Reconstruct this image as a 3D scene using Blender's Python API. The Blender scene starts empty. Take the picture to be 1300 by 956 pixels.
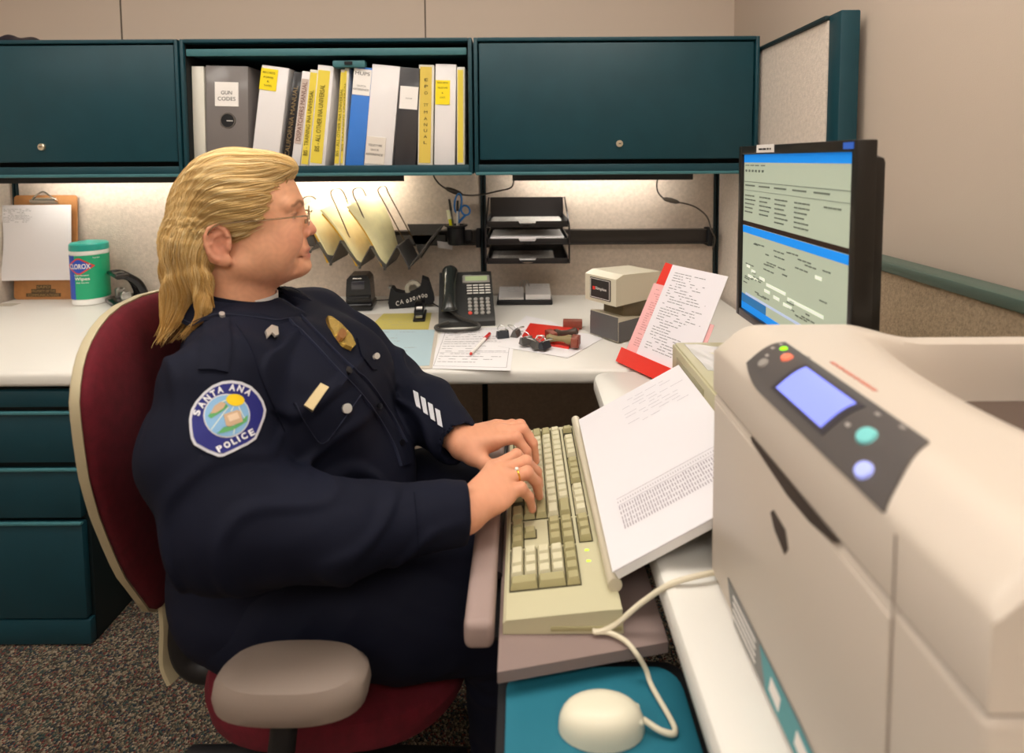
import bpy, bmesh, math, random
import numpy as np
from mathutils import Vector, Matrix, Euler
random.seed(7); rng = np.random.default_rng(7)
PI = math.pi
sc = bpy.context.scene
COL = sc.collection
sc.view_settings.view_transform = 'Standard'; sc.view_settings.look = 'None'
sc.view_settings.gamma = 1; sc.view_settings.use_curve_mapping = False
sc.view_settings.exposure = 0.0
sc.cycles.use_denoising = True
sc.cycles.max_bounces = 8
# ------------------------------------------------------------------ camera
CAM = (0.061, -2.186, 1.27); FPX = 710.5; PU = 661.6; PV = 248.3; PIT = math.radians(3.63); ROL = math.radians(.33)
cd = bpy.data.cameras.new('camera'); cam = bpy.data.objects.new('camera', cd); COL.objects.link(cam)
cd.sensor_fit = 'HORIZONTAL'; cd.sensor_width = 36; cd.lens = FPX / 1300 * 36
cd.shift_x = -(PU - 650) / 1300; cd.shift_y = -(478 - PV) / 1300
cd.clip_start = .02
cam.matrix_world = Matrix.Translation(CAM) @ Matrix.Rotation(PI/2 - PIT, 4, 'X') @ Matrix.Rotation(-ROL, 4, 'Z')
sc.camera = cam
def ray(u, v):
    a = u - PU; b = v - PV; c, s = math.cos(ROL), math.sin(ROL)
    x = (c*a - s*b) / FPX; z2 = -(s*a + c*b) / FPX
    c, s = math.cos(PIT), math.sin(PIT)
    return np.array([x, c + s*z2, -s + c*z2])
def at(u, v, x=None, y=None, z=None):                      # a pixel of the photograph put at a known plane of the room
    r = ray(u, v)
    t = (x - CAM[0]) / r[0] if x is not None else (y - CAM[1]) / r[1] if y is not None else (z - CAM[2]) / r[2]
    return Vector(np.array(CAM) + t * r)
# ------------------------------------------------------------------ materials
def lin(c):
    if isinstance(c, str): c = tuple(int(c[i:i+2], 16) for i in (0, 2, 4))
    return tuple((x/255/12.92 if x/255 <= .04045 else ((x/255+.055)/1.055)**2.4) for x in c)
MATS = {}
def mat(name, col, rough=.5, metal=0, bump=0, bscale=200, var=0, vscale=8, spec=.5, emit=0, coat=0, trans=0, sheen=0, attr=None, aniso=None, alpha=1, ior=1.45, sss=0):
    if name in MATS: return MATS[name]
    m = bpy.data.materials.new(name); m.use_nodes = True
    nt = m.node_tree; N = nt.nodes; L = nt.links
    b = N['Principled BSDF']; c = lin(col)
    b.inputs['Base Color'].default_value = (*c, 1); b.inputs['Roughness'].default_value = rough
    b.inputs['Metallic'].default_value = metal; b.inputs['Specular IOR Level'].default_value = spec
    b.inputs['Coat Weight'].default_value = coat; b.inputs['Coat Roughness'].default_value = .1
    b.inputs['Transmission Weight'].default_value = trans; b.inputs['IOR'].default_value = ior
    b.inputs['Alpha'].default_value = alpha
    if sheen: b.inputs['Sheen Weight'].default_value = sheen; b.inputs['Sheen Roughness'].default_value = .5
    if sss:
        b.inputs['Subsurface Weight'].default_value = sss; b.inputs['Subsurface Radius'].default_value = (.012, .005, .003); b.inputs['Subsurface Scale'].default_value = 1
    if emit:
        b.inputs['Emission Color'].default_value = (*c, 1); b.inputs['Emission Strength'].default_value = emit
    tc = N.new('ShaderNodeTexCoord')
    src = None
    if attr:
        a = N.new('ShaderNodeAttribute'); a.attribute_name = attr; src = a.outputs['Color']
        L.new(src, b.inputs['Base Color'])
    if var:
        n = N.new('ShaderNodeTexNoise'); n.inputs['Scale'].default_value = vscale; n.inputs['Detail'].default_value = 4
        L.new(tc.outputs['Object'], n.inputs['Vector'])
        r = N.new('ShaderNodeMapRange'); r.inputs['From Min'].default_value = .3; r.inputs['From Max'].default_value = .7
        r.inputs['To Min'].default_value = 1-var; r.inputs['To Max'].default_value = 1+var; L.new(n.outputs['Fac'], r.inputs['Value'])
        mx = N.new('ShaderNodeMix'); mx.data_type = 'RGBA'; mx.blend_type = 'MULTIPLY'; mx.inputs['Factor'].default_value = 1
        mx.inputs['A'].default_value = (*c, 1)
        if src: L.new(src, mx.inputs['A'])
        L.new(r.outputs['Result'], mx.inputs['B']); L.new(mx.outputs['Result'], b.inputs['Base Color'])
    if bump:
        n = N.new('ShaderNodeTexNoise'); n.inputs['Scale'].default_value = bscale; n.inputs['Detail'].default_value = 3
        L.new(tc.outputs['Object'], n.inputs['Vector'])
        bp = N.new('ShaderNodeBump'); bp.inputs['Strength'].default_value = bump; bp.inputs['Distance'].default_value = .002
        L.new(n.outputs['Fac'], bp.inputs['Height']); L.new(bp.outputs['Normal'], b.inputs['Normal'])
    MATS[name] = m; return m
def carpet_mat():
    m = bpy.data.materials.new('speckled_carpet'); m.use_nodes = True; nt = m.node_tree; N = nt.nodes; L = nt.links
    b = N['Principled BSDF']; b.inputs['Roughness'].default_value = 1; b.inputs['Specular IOR Level'].default_value = .1
    tc = N.new('ShaderNodeTexCoord'); v = N.new('ShaderNodeTexVoronoi'); v.inputs['Scale'].default_value = 230
    L.new(tc.outputs['Object'], v.inputs['Vector'])
    w = N.new('ShaderNodeSeparateColor'); L.new(v.outputs['Color'], w.inputs[0])
    cr = N.new('ShaderNodeValToRGB'); L.new(w.outputs[0], cr.inputs[0]); cr.color_ramp.interpolation = 'CONSTANT'
    cols = ['38332e', '5c5348', '746857', '4a423a', '857864', '3c4a44', '6a3c36', '928472', '30363f', '5f5647']
    el = cr.color_ramp.elements
    el[0].position = 0; el[0].color = (*lin(cols[0]), 1); el[1].position = .1; el[1].color = (*lin(cols[1]), 1)
    for i in range(2, 10):
        e = el.new(i/10); e.color = (*lin(cols[i]), 1)
    L.new(cr.outputs[0], b.inputs['Base Color'])
    bp = N.new('ShaderNodeBump'); bp.inputs['Distance'].default_value = .004; L.new(v.outputs['Distance'], bp.inputs['Height']); L.new(bp.outputs['Normal'], b.inputs['Normal'])
    return m
# ------------------------------------------------------------------ mesh builder
class MB:
    def __init__(s): s.v = []; s.f = []
    def add(s, vs, fs):
        n = len(s.v); s.v += [tuple(p) for p in vs]; s.f += [tuple(i+n for i in f) for f in fs]; return s
    def box(s, lo, hi, b=0, seg=2, M=None):
        lo = Vector(lo); hi = Vector(hi)
        bm = bmesh.new(); bmesh.ops.create_cube(bm, size=1)
        c = (lo+hi)/2; d = hi-lo
        for v in bm.verts: v.co = Vector((c.x+v.co.x*d.x, c.y+v.co.y*d.y, c.z+v.co.z*d.z))
        if b: bmesh.ops.bevel(bm, geom=list(bm.edges), offset=min(b, min(abs(t) for t in d)*.49), segments=seg, profile=.5, affect='EDGES')
        if M is not None: bm.transform(M)
        s.bm(bm); return s
    def cbox(s, c, d, b=0, M=None, seg=2):
        c = Vector(c); d = Vector(d)/2; return s.box(c-d, c+d, b, seg, M)
    def bm(s, bm):
        bm.verts.index_update(); n = len(s.v)
        s.v += [tuple(v.co) for v in bm.verts]; s.f += [tuple(v.index+n for v in f.verts) for f in bm.faces]; bm.free()
    def tube(s, pts, r, n=8, closed=False, cap=True, flat=None):
        P = [Vector(p) for p in pts]; m = len(P); R = r if hasattr(r, '__len__') else [r]*m
        T = []
        for i in range(m):
            a = P[(i-1) % m] if (i or closed) else P[0]; b = P[(i+1) % m] if (i < m-1 or closed) else P[-1]
            t = (b-a); T.append(t.normalized() if t.length > 1e-9 else Vector((0, 0, 1)))
        up = Vector((0, 0, 1)) if abs(T[0].z) < .9 else Vector((1, 0, 0))
        nn = (up - up.dot(T[0])*T[0]).normalized(); vs = []; fs = []
        for i in range(m):
            if i: nn = (nn - nn.dot(T[i])*T[i]); nn = nn.normalized() if nn.length > 1e-6 else Vector((1, 0, 0))
            bb = T[i].cross(nn)
            for k in range(n):
                a = 2*PI*k/n; x = math.cos(a)*R[i]; y = math.sin(a)*R[i]
                if flat: y *= flat
                vs.append(P[i] + nn*x + bb*y)
        for i in range(m if closed else m-1):
            j = (i+1) % m
            for k in range(n): l = (k+1) % n; fs.append((i*n+k, i*n+l, j*n+l, j*n+k))
        if cap and not closed: fs.append(tuple(range(n-1, -1, -1))); fs.append(tuple((m-1)*n+k for k in range(n)))
        return s.add(vs, fs)
    def cyl(s, a, b, r, n=24, r2=None): return s.tube([a, b], [r, r if r2 is None else r2], n)
    def lathe(s, prof, c=(0, 0, 0), n=32, M=None):
        vs = []; fs = []; m = len(prof)
        for i, (r, z) in enumerate(prof):
            for k in range(n):
                a = 2*PI*k/n; p = Vector((r*math.cos(a), r*math.sin(a), z))
                if M is not None: p = M @ p
                vs.append(p + Vector(c))
        for i in range(m-1):
            for k in range(n): l = (k+1) % n; fs.append((i*n+k, i*n+l, (i+1)*n+l, (i+1)*n+k))
        fs.append(tuple(range(n-1, -1, -1))); fs.append(tuple((m-1)*n+k for k in range(n)))
        return s.add(vs, fs)
    def prism(s, poly, o, ux, uy, th, n=None):              # polygon in the plane (o, ux, uy) extruded along n by th
        o = Vector(o); ux = Vector(ux); uy = Vector(uy); nn = (ux.cross(uy)).normalized() if n is None else Vector(n)
        k = len(poly); a = [o+ux*x+uy*y for x, y in poly]; b = [p+nn*th for p in a]
        fs = [tuple(range(k-1, -1, -1)), tuple(range(k, 2*k))] + [(i, (i+1) % k, k+(i+1) % k, k+i) for i in range(k)]
        return s.add(a+b, fs)
    def grid(s, F, nu, nv, th=0):                           # F(u,v) -> point ; closed slab if th (F2 offset along normal)
        P = [[Vector(F(i/nu, j/nv)) for j in range(nv+1)] for i in range(nu+1)]
        def idx(i, j): return i*(nv+1)+j
        vs = [P[i][j] for i in range(nu+1) for j in range(nv+1)]
        fs = [(idx(i, j), idx(i+1, j), idx(i+1, j+1), idx(i, j+1)) for i in range(nu) for j in range(nv)]
        if th:
            N = []
            for i in range(nu+1):
                for j in range(nv+1):
                    du = P[min(i+1, nu)][j]-P[max(i-1, 0)][j]; dv = P[i][min(j+1, nv)]-P[i][max(j-1, 0)]
                    N.append(du.cross(dv).normalized())
            k = len(vs); vs = vs + [p - q*th for p, q in zip(vs, N)]
            fs = fs + [tuple(reversed([a+k for a in f])) for f in fs]
            rim = [idx(i, 0) for i in range(nu)] + [idx(nu, j) for j in range(nv)] + [idx(i, nv) for i in range(nu, 0, -1)] + [idx(0, j) for j in range(nv, 0, -1)]
            fs += [(rim[(q+1) % len(rim)], rim[q], rim[q]+k, rim[(q+1) % len(rim)]+k) for q in range(len(rim))]
        return s.add(vs, fs)
def mesh_of(name, m, material, smooth=35):
    me = bpy.data.meshes.new(name); me.from_pydata(m.v, [], m.f)
    bm = bmesh.new(); bm.from_mesh(me)
    bmesh.ops.recalc_face_normals(bm, faces=bm.faces); bm.to_mesh(me); bm.free()
    if smooth:
        me.shade_smooth(); me.set_sharp_from_angle(angle=math.radians(smooth))
    me.materials.append(material); return me
def tag(o, label=None, cat=None, group=None, kind=None):
    if label: o['label'] = label
    if cat: o['category'] = cat
    if group: o['group'] = group
    if kind: o['kind'] = kind
    return o
def thing(name, label, cat, loc=(0, 0, 0), rz=0, group=None):
    o = bpy.data.objects.new(name, None); COL.objects.link(o); o.empty_display_size = .05
    o.location = loc; o.rotation_euler = (0, 0, rz); return tag(o, label, cat, group)
def root_inv(o):
    while o.parent: o = o.parent
    return (Matrix.Translation(o.location) @ o.rotation_euler.to_matrix().to_4x4()).inverted()
def part(name, m, material, parent, world=False, smooth=35, label=None, kind=None):
    if world:
        I = root_inv(parent); m.v = [tuple(I @ Vector(p)) for p in m.v]
    o = bpy.data.objects.new(name, mesh_of(name, m, material, smooth)); COL.objects.link(o); o.parent = parent
    return tag(o, label, kind=kind)
def solo(name, m, material, label, cat, group=None, smooth=35, kind=None):   # a thing that is one mesh; its origin goes to the mesh's base
    P = np.array(m.v); lo = P.min(0); hi = P.max(0); b = Vector(((lo[0]+hi[0])/2, (lo[1]+hi[1])/2, lo[2]))
    m.v = [tuple(Vector(p)-b) for p in m.v]
    o = bpy.data.objects.new(name, mesh_of(name, m, material, smooth)); COL.objects.link(o); o.location = b
    return tag(o, label, cat, group, kind)
def struct(name, m, material, smooth=35):
    o = bpy.data.objects.new(name, mesh_of(name, m, material, smooth)); COL.objects.link(o); o['kind'] = 'structure'; return o
def copy_tree(o, parent=None):
    c = o.copy(); COL.objects.link(c); c.parent = parent
    for ch in [x for x in bpy.data.objects if x.parent == o]: copy_tree(ch, c)
    return c
_tc = {}
def text_mesh(s, bold=0):                                   # text outline as raw verts/faces, unit height, via the built-in font
    k = (s, bold)
    if k not in _tc:
        cu = bpy.data.curves.new('t', 'FONT'); cu.body = s; cu.size = 1; cu.offset = bold; cu.resolution_u = 3
        cu.align_x = 'CENTER'; cu.align_y = 'CENTER'
        o = bpy.data.objects.new('t', cu); COL.objects.link(o); bpy.context.view_layer.update()
        me = bpy.data.meshes.new_from_object(o.evaluated_get(bpy.context.evaluated_depsgraph_get()))
        _tc[k] = ([tuple(v.co) for v in me.vertices], [tuple(p.vertices) for p in me.polygons])
        bpy.data.objects.remove(o); bpy.data.meshes.remove(me); bpy.data.curves.remove(cu)
    return _tc[k]
def text(m, s, c, ux, uy, h, w=None, bold=0, th=.0003):     # adds a string to mesh m: centre c, unit axes, cap height ~h, width w
    vs, fs = text_mesh(s, bold); P = np.array(vs); mn = P.min(0); mx = P.max(0)
    sy = h / max(mx[1]-mn[1], 1e-6); sx = (w / (mx[0]-mn[0])) if w else sy
    ctr = (mn+mx)/2; c = Vector(c); ux = Vector(ux).normalized(); uy = Vector(uy).normalized(); n = ux.cross(uy)
    a = [c + ux*((p[0]-ctr[0])*sx) + uy*((p[1]-ctr[1])*sy) + n*th for p in P]
    return m.add(a, fs)
def scribble(m, o, ux, uy, w, h, rows, th=.0004, lw=.0012, fill=.7, rag=.4, seed=1):   # unreadable lines of print, as small dashes
    r = random.Random(seed); o = Vector(o); ux = Vector(ux).normalized(); uy = Vector(uy).normalized(); n = ux.cross(uy)*th
    for i in range(rows):
        y = h - (i+.5)*h/rows; x = 0; end = w*(1-rag*r.random())
        while x < end:
            L = r.uniform(.004, .016)
            if r.random() < fill:
                e = min(x+L, end); q = [o+ux*x+uy*(y-lw/2)+n, o+ux*e+uy*(y-lw/2)+n, o+ux*e+uy*(y+lw/2)+n, o+ux*x+uy*(y+lw/2)+n]
                m.add(q, [(0, 1, 2, 3)])
            x += L + r.uniform(.001, .004)
    return m
def spline(P, n=6):
    P = [Vector(p) for p in P]; out = []
    for i in range(len(P)-1):
        a = P[max(i-1, 0)]; b = P[i]; c = P[i+1]; d = P[min(i+2, len(P)-1)]
        for k in range(n):
            t = k/n; out.append(.5*((2*b)+(c-a)*t+(2*a-5*b+4*c-d)*t*t+(3*b-a-3*c+d)*t**3))
    out.append(P[-1]); return out
X3 = Vector((1, 0, 0)); Y3 = Vector((0, 1, 0)); Z3 = Vector((0, 0, 1))
# ================================================================== the room
wallm = mat('vinyl_wall', 'c9b8a8', .6, bump=.15, bscale=400)
whitep = mat('ceiling_tile', 'e9e4da', .9, bump=.3, bscale=150)
seam = mat('seam_shadow_gap', '5d5146', .8)
floorm = carpet_mat()
XL, XR, YB, YF, ZC = -3.3, .905, .06, -4.4, 2.55
struct('floor', MB().box((XL, YF, -.05), (XR, YB, 0)), floorm)
struct('ceiling', MB().box((XL, YF, ZC), (XR, YB, ZC+.05)), whitep)
struct('wall_back', MB().box((XL, YB, 0), (XR+.1, YB+.1, ZC)), wallm)
struct('wall_right', MB().box((XR, YF, 0), (XR+.1, YB, ZC)), wallm)
struct('wall_left', MB().box((XL-.1, YF, 0), (XL, YB+.1, ZC)), wallm)
struct('wall_front', MB().box((XL-.1, YF-.1, 0), (XR+.1, YF, ZC)), wallm)
for i, x in enumerate((-1.511, -.313)):
    struct('trim_%d' % (i+1), MB().box((x-.0025, YB-.002, .1), (x+.0025, YB+.001, ZC)), seam)
struct('baseboard_back', MB().box((XL, YB-.01, 0), (XR, YB, .1)), mat('base_vinyl', '3a3833', .6))
struct('baseboard_right', MB().box((XR-.01, YF, 0), (XR, YB-.01, .1)), MATS['base_vinyl'])
# ceiling lights
lamp = mat('lit_diffuser', 'fff8ee', .5, emit=8.8)
lfm = mat('light_frame', 'd8d6d0', .5)
for i, (x, y) in enumerate([(-1.1, -1.35), (.3, -1.35), (-1.1, -3.2), (.3, -3.2), (-2.5, -2.2)]):
    t = thing('ceiling_light', ['recessed ceiling light over the left end of the worktop', 'recessed ceiling light over the seated officer', 'recessed ceiling light behind the camera on the left', 'recessed ceiling light behind the camera on the right', 'recessed ceiling light by the left wall'][i], 'light', (x, y, ZC-.03))
    f = MB()
    for a, b in (((-.62, -.32), (.62, -.29)), ((-.62, .29), (.62, .32)), ((-.62, -.29), (-.59, .29)), ((.59, -.29), (.62, .29))): f.box((*a, 0), (*b, .03))
    part('frame', f, lfm, t); part('diffuser', MB().box((-.59, -.29, .012), (.59, .29, .022)), lamp, t)
# ================================================================== cubicle panels
fab = mat('panel_fabric', 'cdbfb1', .95, bump=.9, bscale=260, var=.1, vscale=90, sheen=.2)
teal = mat('dark_teal_metal', '123c46', .42, bump=.08, bscale=700, var=.06, vscale=12, spec=.4)
tealt = mat('teal_trim', '12292e', .4)
black = mat('black_plastic', '17171a', .38)
blackm = mat('matte_black', '101013', .7)
steel = mat('steel', 'b9b9b6', .3, metal=1)
dark = mat('cabinet_inside_shade', '0c1214', .8)  # near-black colour paints in the shade inside the cabinets
ZP = 1.628; PX = [-1.916, -1.002, -.088, .826]
names = ['fabric cubicle panel behind the clipboard and wipes', 'fabric cubicle panel behind the officer and the file sorter', 'fabric cubicle panel behind the letter trays']
for i in range(3):
    t = thing('cubicle_panel', names[i], 'partition', ((PX[i]+PX[i+1])/2, .028, 0))
    a, b = PX[i]+.011, PX[i+1]-.011
    part('fabric_face', MB().box((a, .0, .1), (b, .05, ZP-.02), .003), fab, t, True)
    part('top_cap', MB().box((a, -.002, ZP-.02), (b, .052, ZP), .003), tealt, t, True)
    part('kick_plate', MB().box((a, .002, 0), (b, .048, .1), .003), tealt, t, True)
for i, x in enumerate(PX):
    t = thing('slotted_post', ['slotted dark post in the far left corner', 'slotted dark post hidden behind the officer', 'slotted dark post between the pen cup and letter trays', 'slotted dark post in the right corner behind the cable'][i], 'post', (x, 0, 0), group=None)
    m = MB(); m.box((-.0105, -.004, 0), (-.004, .05, ZP)); m.box((.004, -.004, 0), (.0105, .05, ZP)); part('post_strip', m, tealt, t)
    part('slot_channel', MB().box((-.004, .006, 0), (.004, .05, ZP)), blackm, t)
t = thing('wing_panel', 'tall fabric end panel with dark green edge right of the overhead cabinets', 'partition', (.855, -.41, 0))
part('fabric_face', MB().box((.834, -.755, .1), (.880, -.004, ZP-.012), .002), fab, t, True)
part('end_post', MB().box((.836, -.811, 0), (.884, -.757, ZP), .004), teal, t, True)
part('top_cap', MB().box((.826, -.757, ZP-.012), (.884, -.004, ZP), .003), tealt, t, True)
t = thing('low_panel', 'low speckled fabric panel with green cap beside the printer', 'partition', (.855, -1.7, 0))
fab2 = mat('speckled_panel_fabric', 'a28d74', .95, bump=.9, bscale=260, var=.22, vscale=160)
part('fabric_face', MB().box((.832, -2.75, .1), (.878, -.815, 1.03), .002), fab2, t, True); part('kick_plate', MB().box((.834, -2.75, 0), (.876, -.815, .1)), tealt, t, True)
part('top_cap', MB().box((.826, -2.75, 1.03), (.884, -.815, 1.052), .004), mat('cap_green', '4d5f55', .45), t, True)
t = thing('side_panel', 'fabric cubicle panel edge at the far left of the worktop', 'partition', (-1.955, -.4, 0))
part('fabric_face', MB().box((-1.98, -.85, .1), (-1.932, -.004, ZP-.02), .003), fab, t, True); part('kick_plate', MB().box((-1.978, -.85, 0), (-1.934, -.004, .1)), tealt, t, True)
part('top_cap', MB().box((-1.982, -.85, ZP-.02), (-1.928, -.004, ZP), .003), tealt, t, True)
# ================================================================== overhead cabinets
ZB, ZT, YC = 1.226, 1.660, -.38
def cabinet(x0, x1, label, lockx, open_=False):
    t = thing('overhead_cabinet', label, 'cabinet', ((x0+x1)/2, -.19, ZB))
    m = MB(); w = .012
    m.box((x0, YC, ZB), (x0+w, -.002, ZT), .003); m.box((x1-w, YC, ZB), (x1, -.002, ZT), .003)
    m.box((x0+w, YC, ZT-w), (x1-w, -.002, ZT), .002); m.box((x0+w, YC+.002, ZB), (x1-w, -.002, ZB+.03), .002)
    m.box((x0+w, -.012, ZB+.03), (x1-w, -.002, ZT-w))
    part('carcass', m, teal, t, True)
    if not open_:
        d = part('door', MB().box((x0+w+.004, YC+.006, ZB+.045), (x1-w-.004, YC+.024, ZT-w-.004), .004), teal, t, True)
        part('shade_back', MB().box((x0+w, YC+.05, ZB+.03), (x1-w, YC+.055, ZB+.08)), dark, t, True)  # dark strip stands in for the shade in the gap below the door
        l = MB(); l.lathe([(.011, -.003), (.011, .003), (.009, .005), (.006, .005)], (lockx, YC+.003, 1.321), 24, Matrix.Rotation(PI/2, 4, 'X'))
        lo = part('lock', l, mat('nickel', 'd8cdb4', .3, metal=.8), d, True, label='round nickel key lock')
        part('keyhole', MB().box((lockx-.004, YC-.004, 1.32), (lockx+.004, YC-.001, 1.3225)), blackm, d, True)
    else:
        part('shade_back', MB().box((x0+w, -.02, ZB+.03), (x1-w, -.0125, ZT-w)), dark, t, True)
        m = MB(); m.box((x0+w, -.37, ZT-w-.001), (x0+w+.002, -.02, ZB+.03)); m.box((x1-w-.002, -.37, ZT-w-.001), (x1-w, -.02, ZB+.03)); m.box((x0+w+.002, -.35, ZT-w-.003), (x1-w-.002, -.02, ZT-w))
        part('shade_lining', m, dark, t, True)  # thin dark sheets put the interior's shade into the colour
        d = part('door', MB().box((x0+w+.005, YC+.01, ZT-.05), (x1-w-.005, -.03, ZT-.034), .004), teal, t, True, label='door slid up and back under the top')
        part('door_lip', MB().box((x0+w+.005, YC+.006, ZT-.053), (x1-w-.005, YC+.018, ZT-.03), .003), mat('teal_lip', '3c6e74', .35), d, True)
        m = MB(); m.box((-.545+.0, -.36, ZT-.088), (-.44, -.33, ZT-.066), .004); part('latch', m, mat('teal_lip', '3c6e74'), t, True)
        m = MB(); m.box((-.505, -.364, ZT-.08), (-.48, -.358, ZT-.07)); part('latch_slot', m, blackm, t, True)
    m = MB(); m.box((x0+.003, YC-.002, ZB-.004), (x1-.003, YC+.01, ZB+.006), .003); part('light_rail', m, mat('teal_lip', '3c6e74'), t, True)
    return t
cabinet(-1.93, -1.030, 'left dark teal overhead cabinet with closed door and small lock', -1.482)
cabinet(-1.024, -.094, 'middle open dark teal overhead cabinet holding the binders', 0, True)
cabinet(-.088, .824, 'right dark teal overhead cabinet with closed door and lock', .379)
# task lights under the cabinets
tube = mat('task_tube', 'fff6e8', .5, emit=42)
hous = mat('task_housing', '2b2f30', .5)
for i, (a, b, s) in enumerate([(-1.8, -1.2, 1), (-.85, -.42, 1), (.05, .62, 1)]):
    t = thing('task_light', ['task light under the left overhead cabinet', 'task light under the open binder cabinet', 'task light under the right overhead cabinet'][i], 'light', ((a+b)/2, -.13, ZB-.028))
    m = MB(); m.box((a-.02, -.17, ZB-.012), (b+.02, -.08, ZB+.0), .0); m.box((a-.02, -.172, ZB-.03), (b+.06, -.168, ZB-.002)); part('housing', m, hous, t, True)
    part('tube', MB().cyl((a, -.12, ZB-.02), (b, -.12, ZB-.02), .007, 12), mat('bright_tube', 'fff2dc', .5, emit=85) if i == 1 else tube, t, True)
# dark bag lying on the left cabinet
m = MB()
def bag(u, v):
    a = at(3, 50, y=-.3).x-.03; b = at(70, 50, y=-.3).x
    e = math.sin(PI*v)**.6*(1-u)**.6*min(1, u*8+.15)
    return (a+(b-a)*u, -.375+.14*v, ZT+.002+.042*e*(1+.35*math.sin(17*u+5*v))*(.55+.45*math.sin(3+9*u)))
m.grid(bag, 24, 12, .002); solo('folded_bag', m, mat('dark_nylon', '201a26', .5, bump=.4, bscale=60), 'crumpled dark cloth bag lying on top of the left cabinet', 'bag')
# ================================================================== worktops
lam = mat('cream_laminate', 'e2dfd8', .35, bump=.03, bscale=300, spec=.4)
def bull(x0, x1, y0, y1, z0, z1):
    return MB().box((x0, y0, z0), (x1, y1, z1), .012, 4)
t = thing('worktop', 'long cream laminate worktop along the back panels', 'desk', (-.55, -.4, .70))
part('top', bull(-1.925, .822, -.800, -.008, .700, .740), lam, t, True)
def roundpoly(x0, y0, x1, y1, r, corners, n=6):
    out = []
    for (cx, cy, a0, k) in ((x1-r, y1-r, 0, 'tr'), (x0+r, y1-r, 90, 'tl'), (x0+r, y0+r, 180, 'bl'), (x1-r, y0+r, 270, 'br')):
        if k in corners:
            for i in range(n+1): a = math.radians(a0+90*i/n); out.append((cx+r*math.cos(a), cy+r*math.sin(a)))
        else: out.append((cx+(r if 'r' in k else -r), cy+(r if 't' in k else -r)))
    return out
t = thing('worktop', 'cream laminate return worktop under the printer and monitor', 'desk', (.5, -1.8, .70))
m = MB(); poly = roundpoly(.235, -2.7, .822, -.806, .05, ('tl',))
def slab(m, poly, z0, z1, b):
    c = Vector((sum(p[0] for p in poly)/len(poly), sum(p[1] for p in poly)/len(poly)))
    rings = [(b, z0), (b*.3, z0+b*.3), (0, z0+b), (0, z1-b), (b*.3, z1-b*.3), (b, z1)]
    n = len(poly); vs = []
    area = sum(poly[i][0]*poly[(i+1) % n][1]-poly[(i+1) % n][0]*poly[i][1] for i in range(n))
    sg = 1 if area > 0 else -1
    for ins, z in rings:
        for i in range(n):
            p = Vector(poly[i]); a = Vector(poly[i-1]); q = Vector(poly[(i+1) % n])
            e1 = (p-a).normalized(); e2 = (q-p).normalized(); nn = Vector((-(e1.y+e2.y), e1.x+e2.x))*sg
            nn = nn/max(nn.length, 1e-6)*ins/max(.4, (nn.normalized().dot(Vector((-e1.y, e1.x))*sg)))
            vs.append((p.x+nn.x, p.y+nn.y, z))
    fs = [(j*n+i, j*n+(i+1) % n, (j+1)*n+(i+1) % n, (j+1)*n+i) for j in range(5) for i in range(n)]
    fs += [tuple(range(n-1, -1, -1)), tuple(5*n+i for i in range(n))]
    m.add(vs, fs); return m
part('top', slab(m, poly, .700, .740, .012), lam, t, True)
brk = mat('bracket_metal', '141618', .5)
m = MB(); m.box((.27, -2.6, .0), (.31, -2.56, .70), .003); m.box((.27, -2.6, 0), (.8, -2.56, .03), .003); part('leg', m, brk, t, True)
m = MB(); m.prism([(0, 0), (.26, 0), (0, -.22)], (.30, -.01, .70), (0, -1, 0), (0, 0, 1), .006); m.tube([(.33, -.02, .48), (.33, -.40, .695)], .008)
solo('shelf_bracket', m, brk, 'black bracket bracing the worktop near the return corner', 'bracket')
# ================================================================== filing cabinet
t = thing('filing_cabinet', 'dark teal pedestal of two box drawers and one file drawer under worktop', 'cabinet', (-1.30, -.41, 0))
FX0, FX1 = -1.50, -1.075; YFc = -.792
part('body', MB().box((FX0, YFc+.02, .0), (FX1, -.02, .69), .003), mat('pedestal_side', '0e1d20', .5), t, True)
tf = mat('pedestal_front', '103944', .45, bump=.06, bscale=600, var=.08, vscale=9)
part('base_panel', MB().box((FX0, YFc, .005), (FX1-.0, YFc+.02, .072), .003), tf, t, True)
for n, (z0, z1) in enumerate([(.078, .338), (.352, .482), (.500, .632)]):
    d = part('drawer', MB().box((FX0+.006, YFc-.002, z0), (FX1-.006, YFc+.018, z1), .004), tf, t, True)
    part('pull_lip', MB().box((FX0+.006, YFc-.006, z1-.004), (FX1-.006, YFc+.004, z1+.003), .0015), mat('teal_lip', '3c6e74'), d, True)
part('top_rail', MB().box((FX0, YFc, .646), (FX1, YFc+.02, .688), .003), tf, t, True)
# ================================================================== rails on the panels
railm = mat('rail_metal', '2c2724', .35, spec=.6)
for i, (a, b) in enumerate([(-.985, -.102), (-.074, .79)]):
    t = thing('accessory_rail', ['black accessory rail carrying the file sorter and pen cup', 'black accessory rail carrying the letter trays'][i], 'rail', ((a+b)/2, -.03, .945))
    m = MB(); m.box((a, -.03, .944), (b, -.026, .998)); m.box((a, -.05, .944), (b, -.026, .948)); m.box((a, -.04, .994), (b, -.003, .999)); part('channel', m, railm, t, True)
    for q in (a-.006, b-.012): part('end_clip', MB().box((q, -.052, .935), (q+.018, -.001, 1.005), .002), blackm, t, True)
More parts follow.
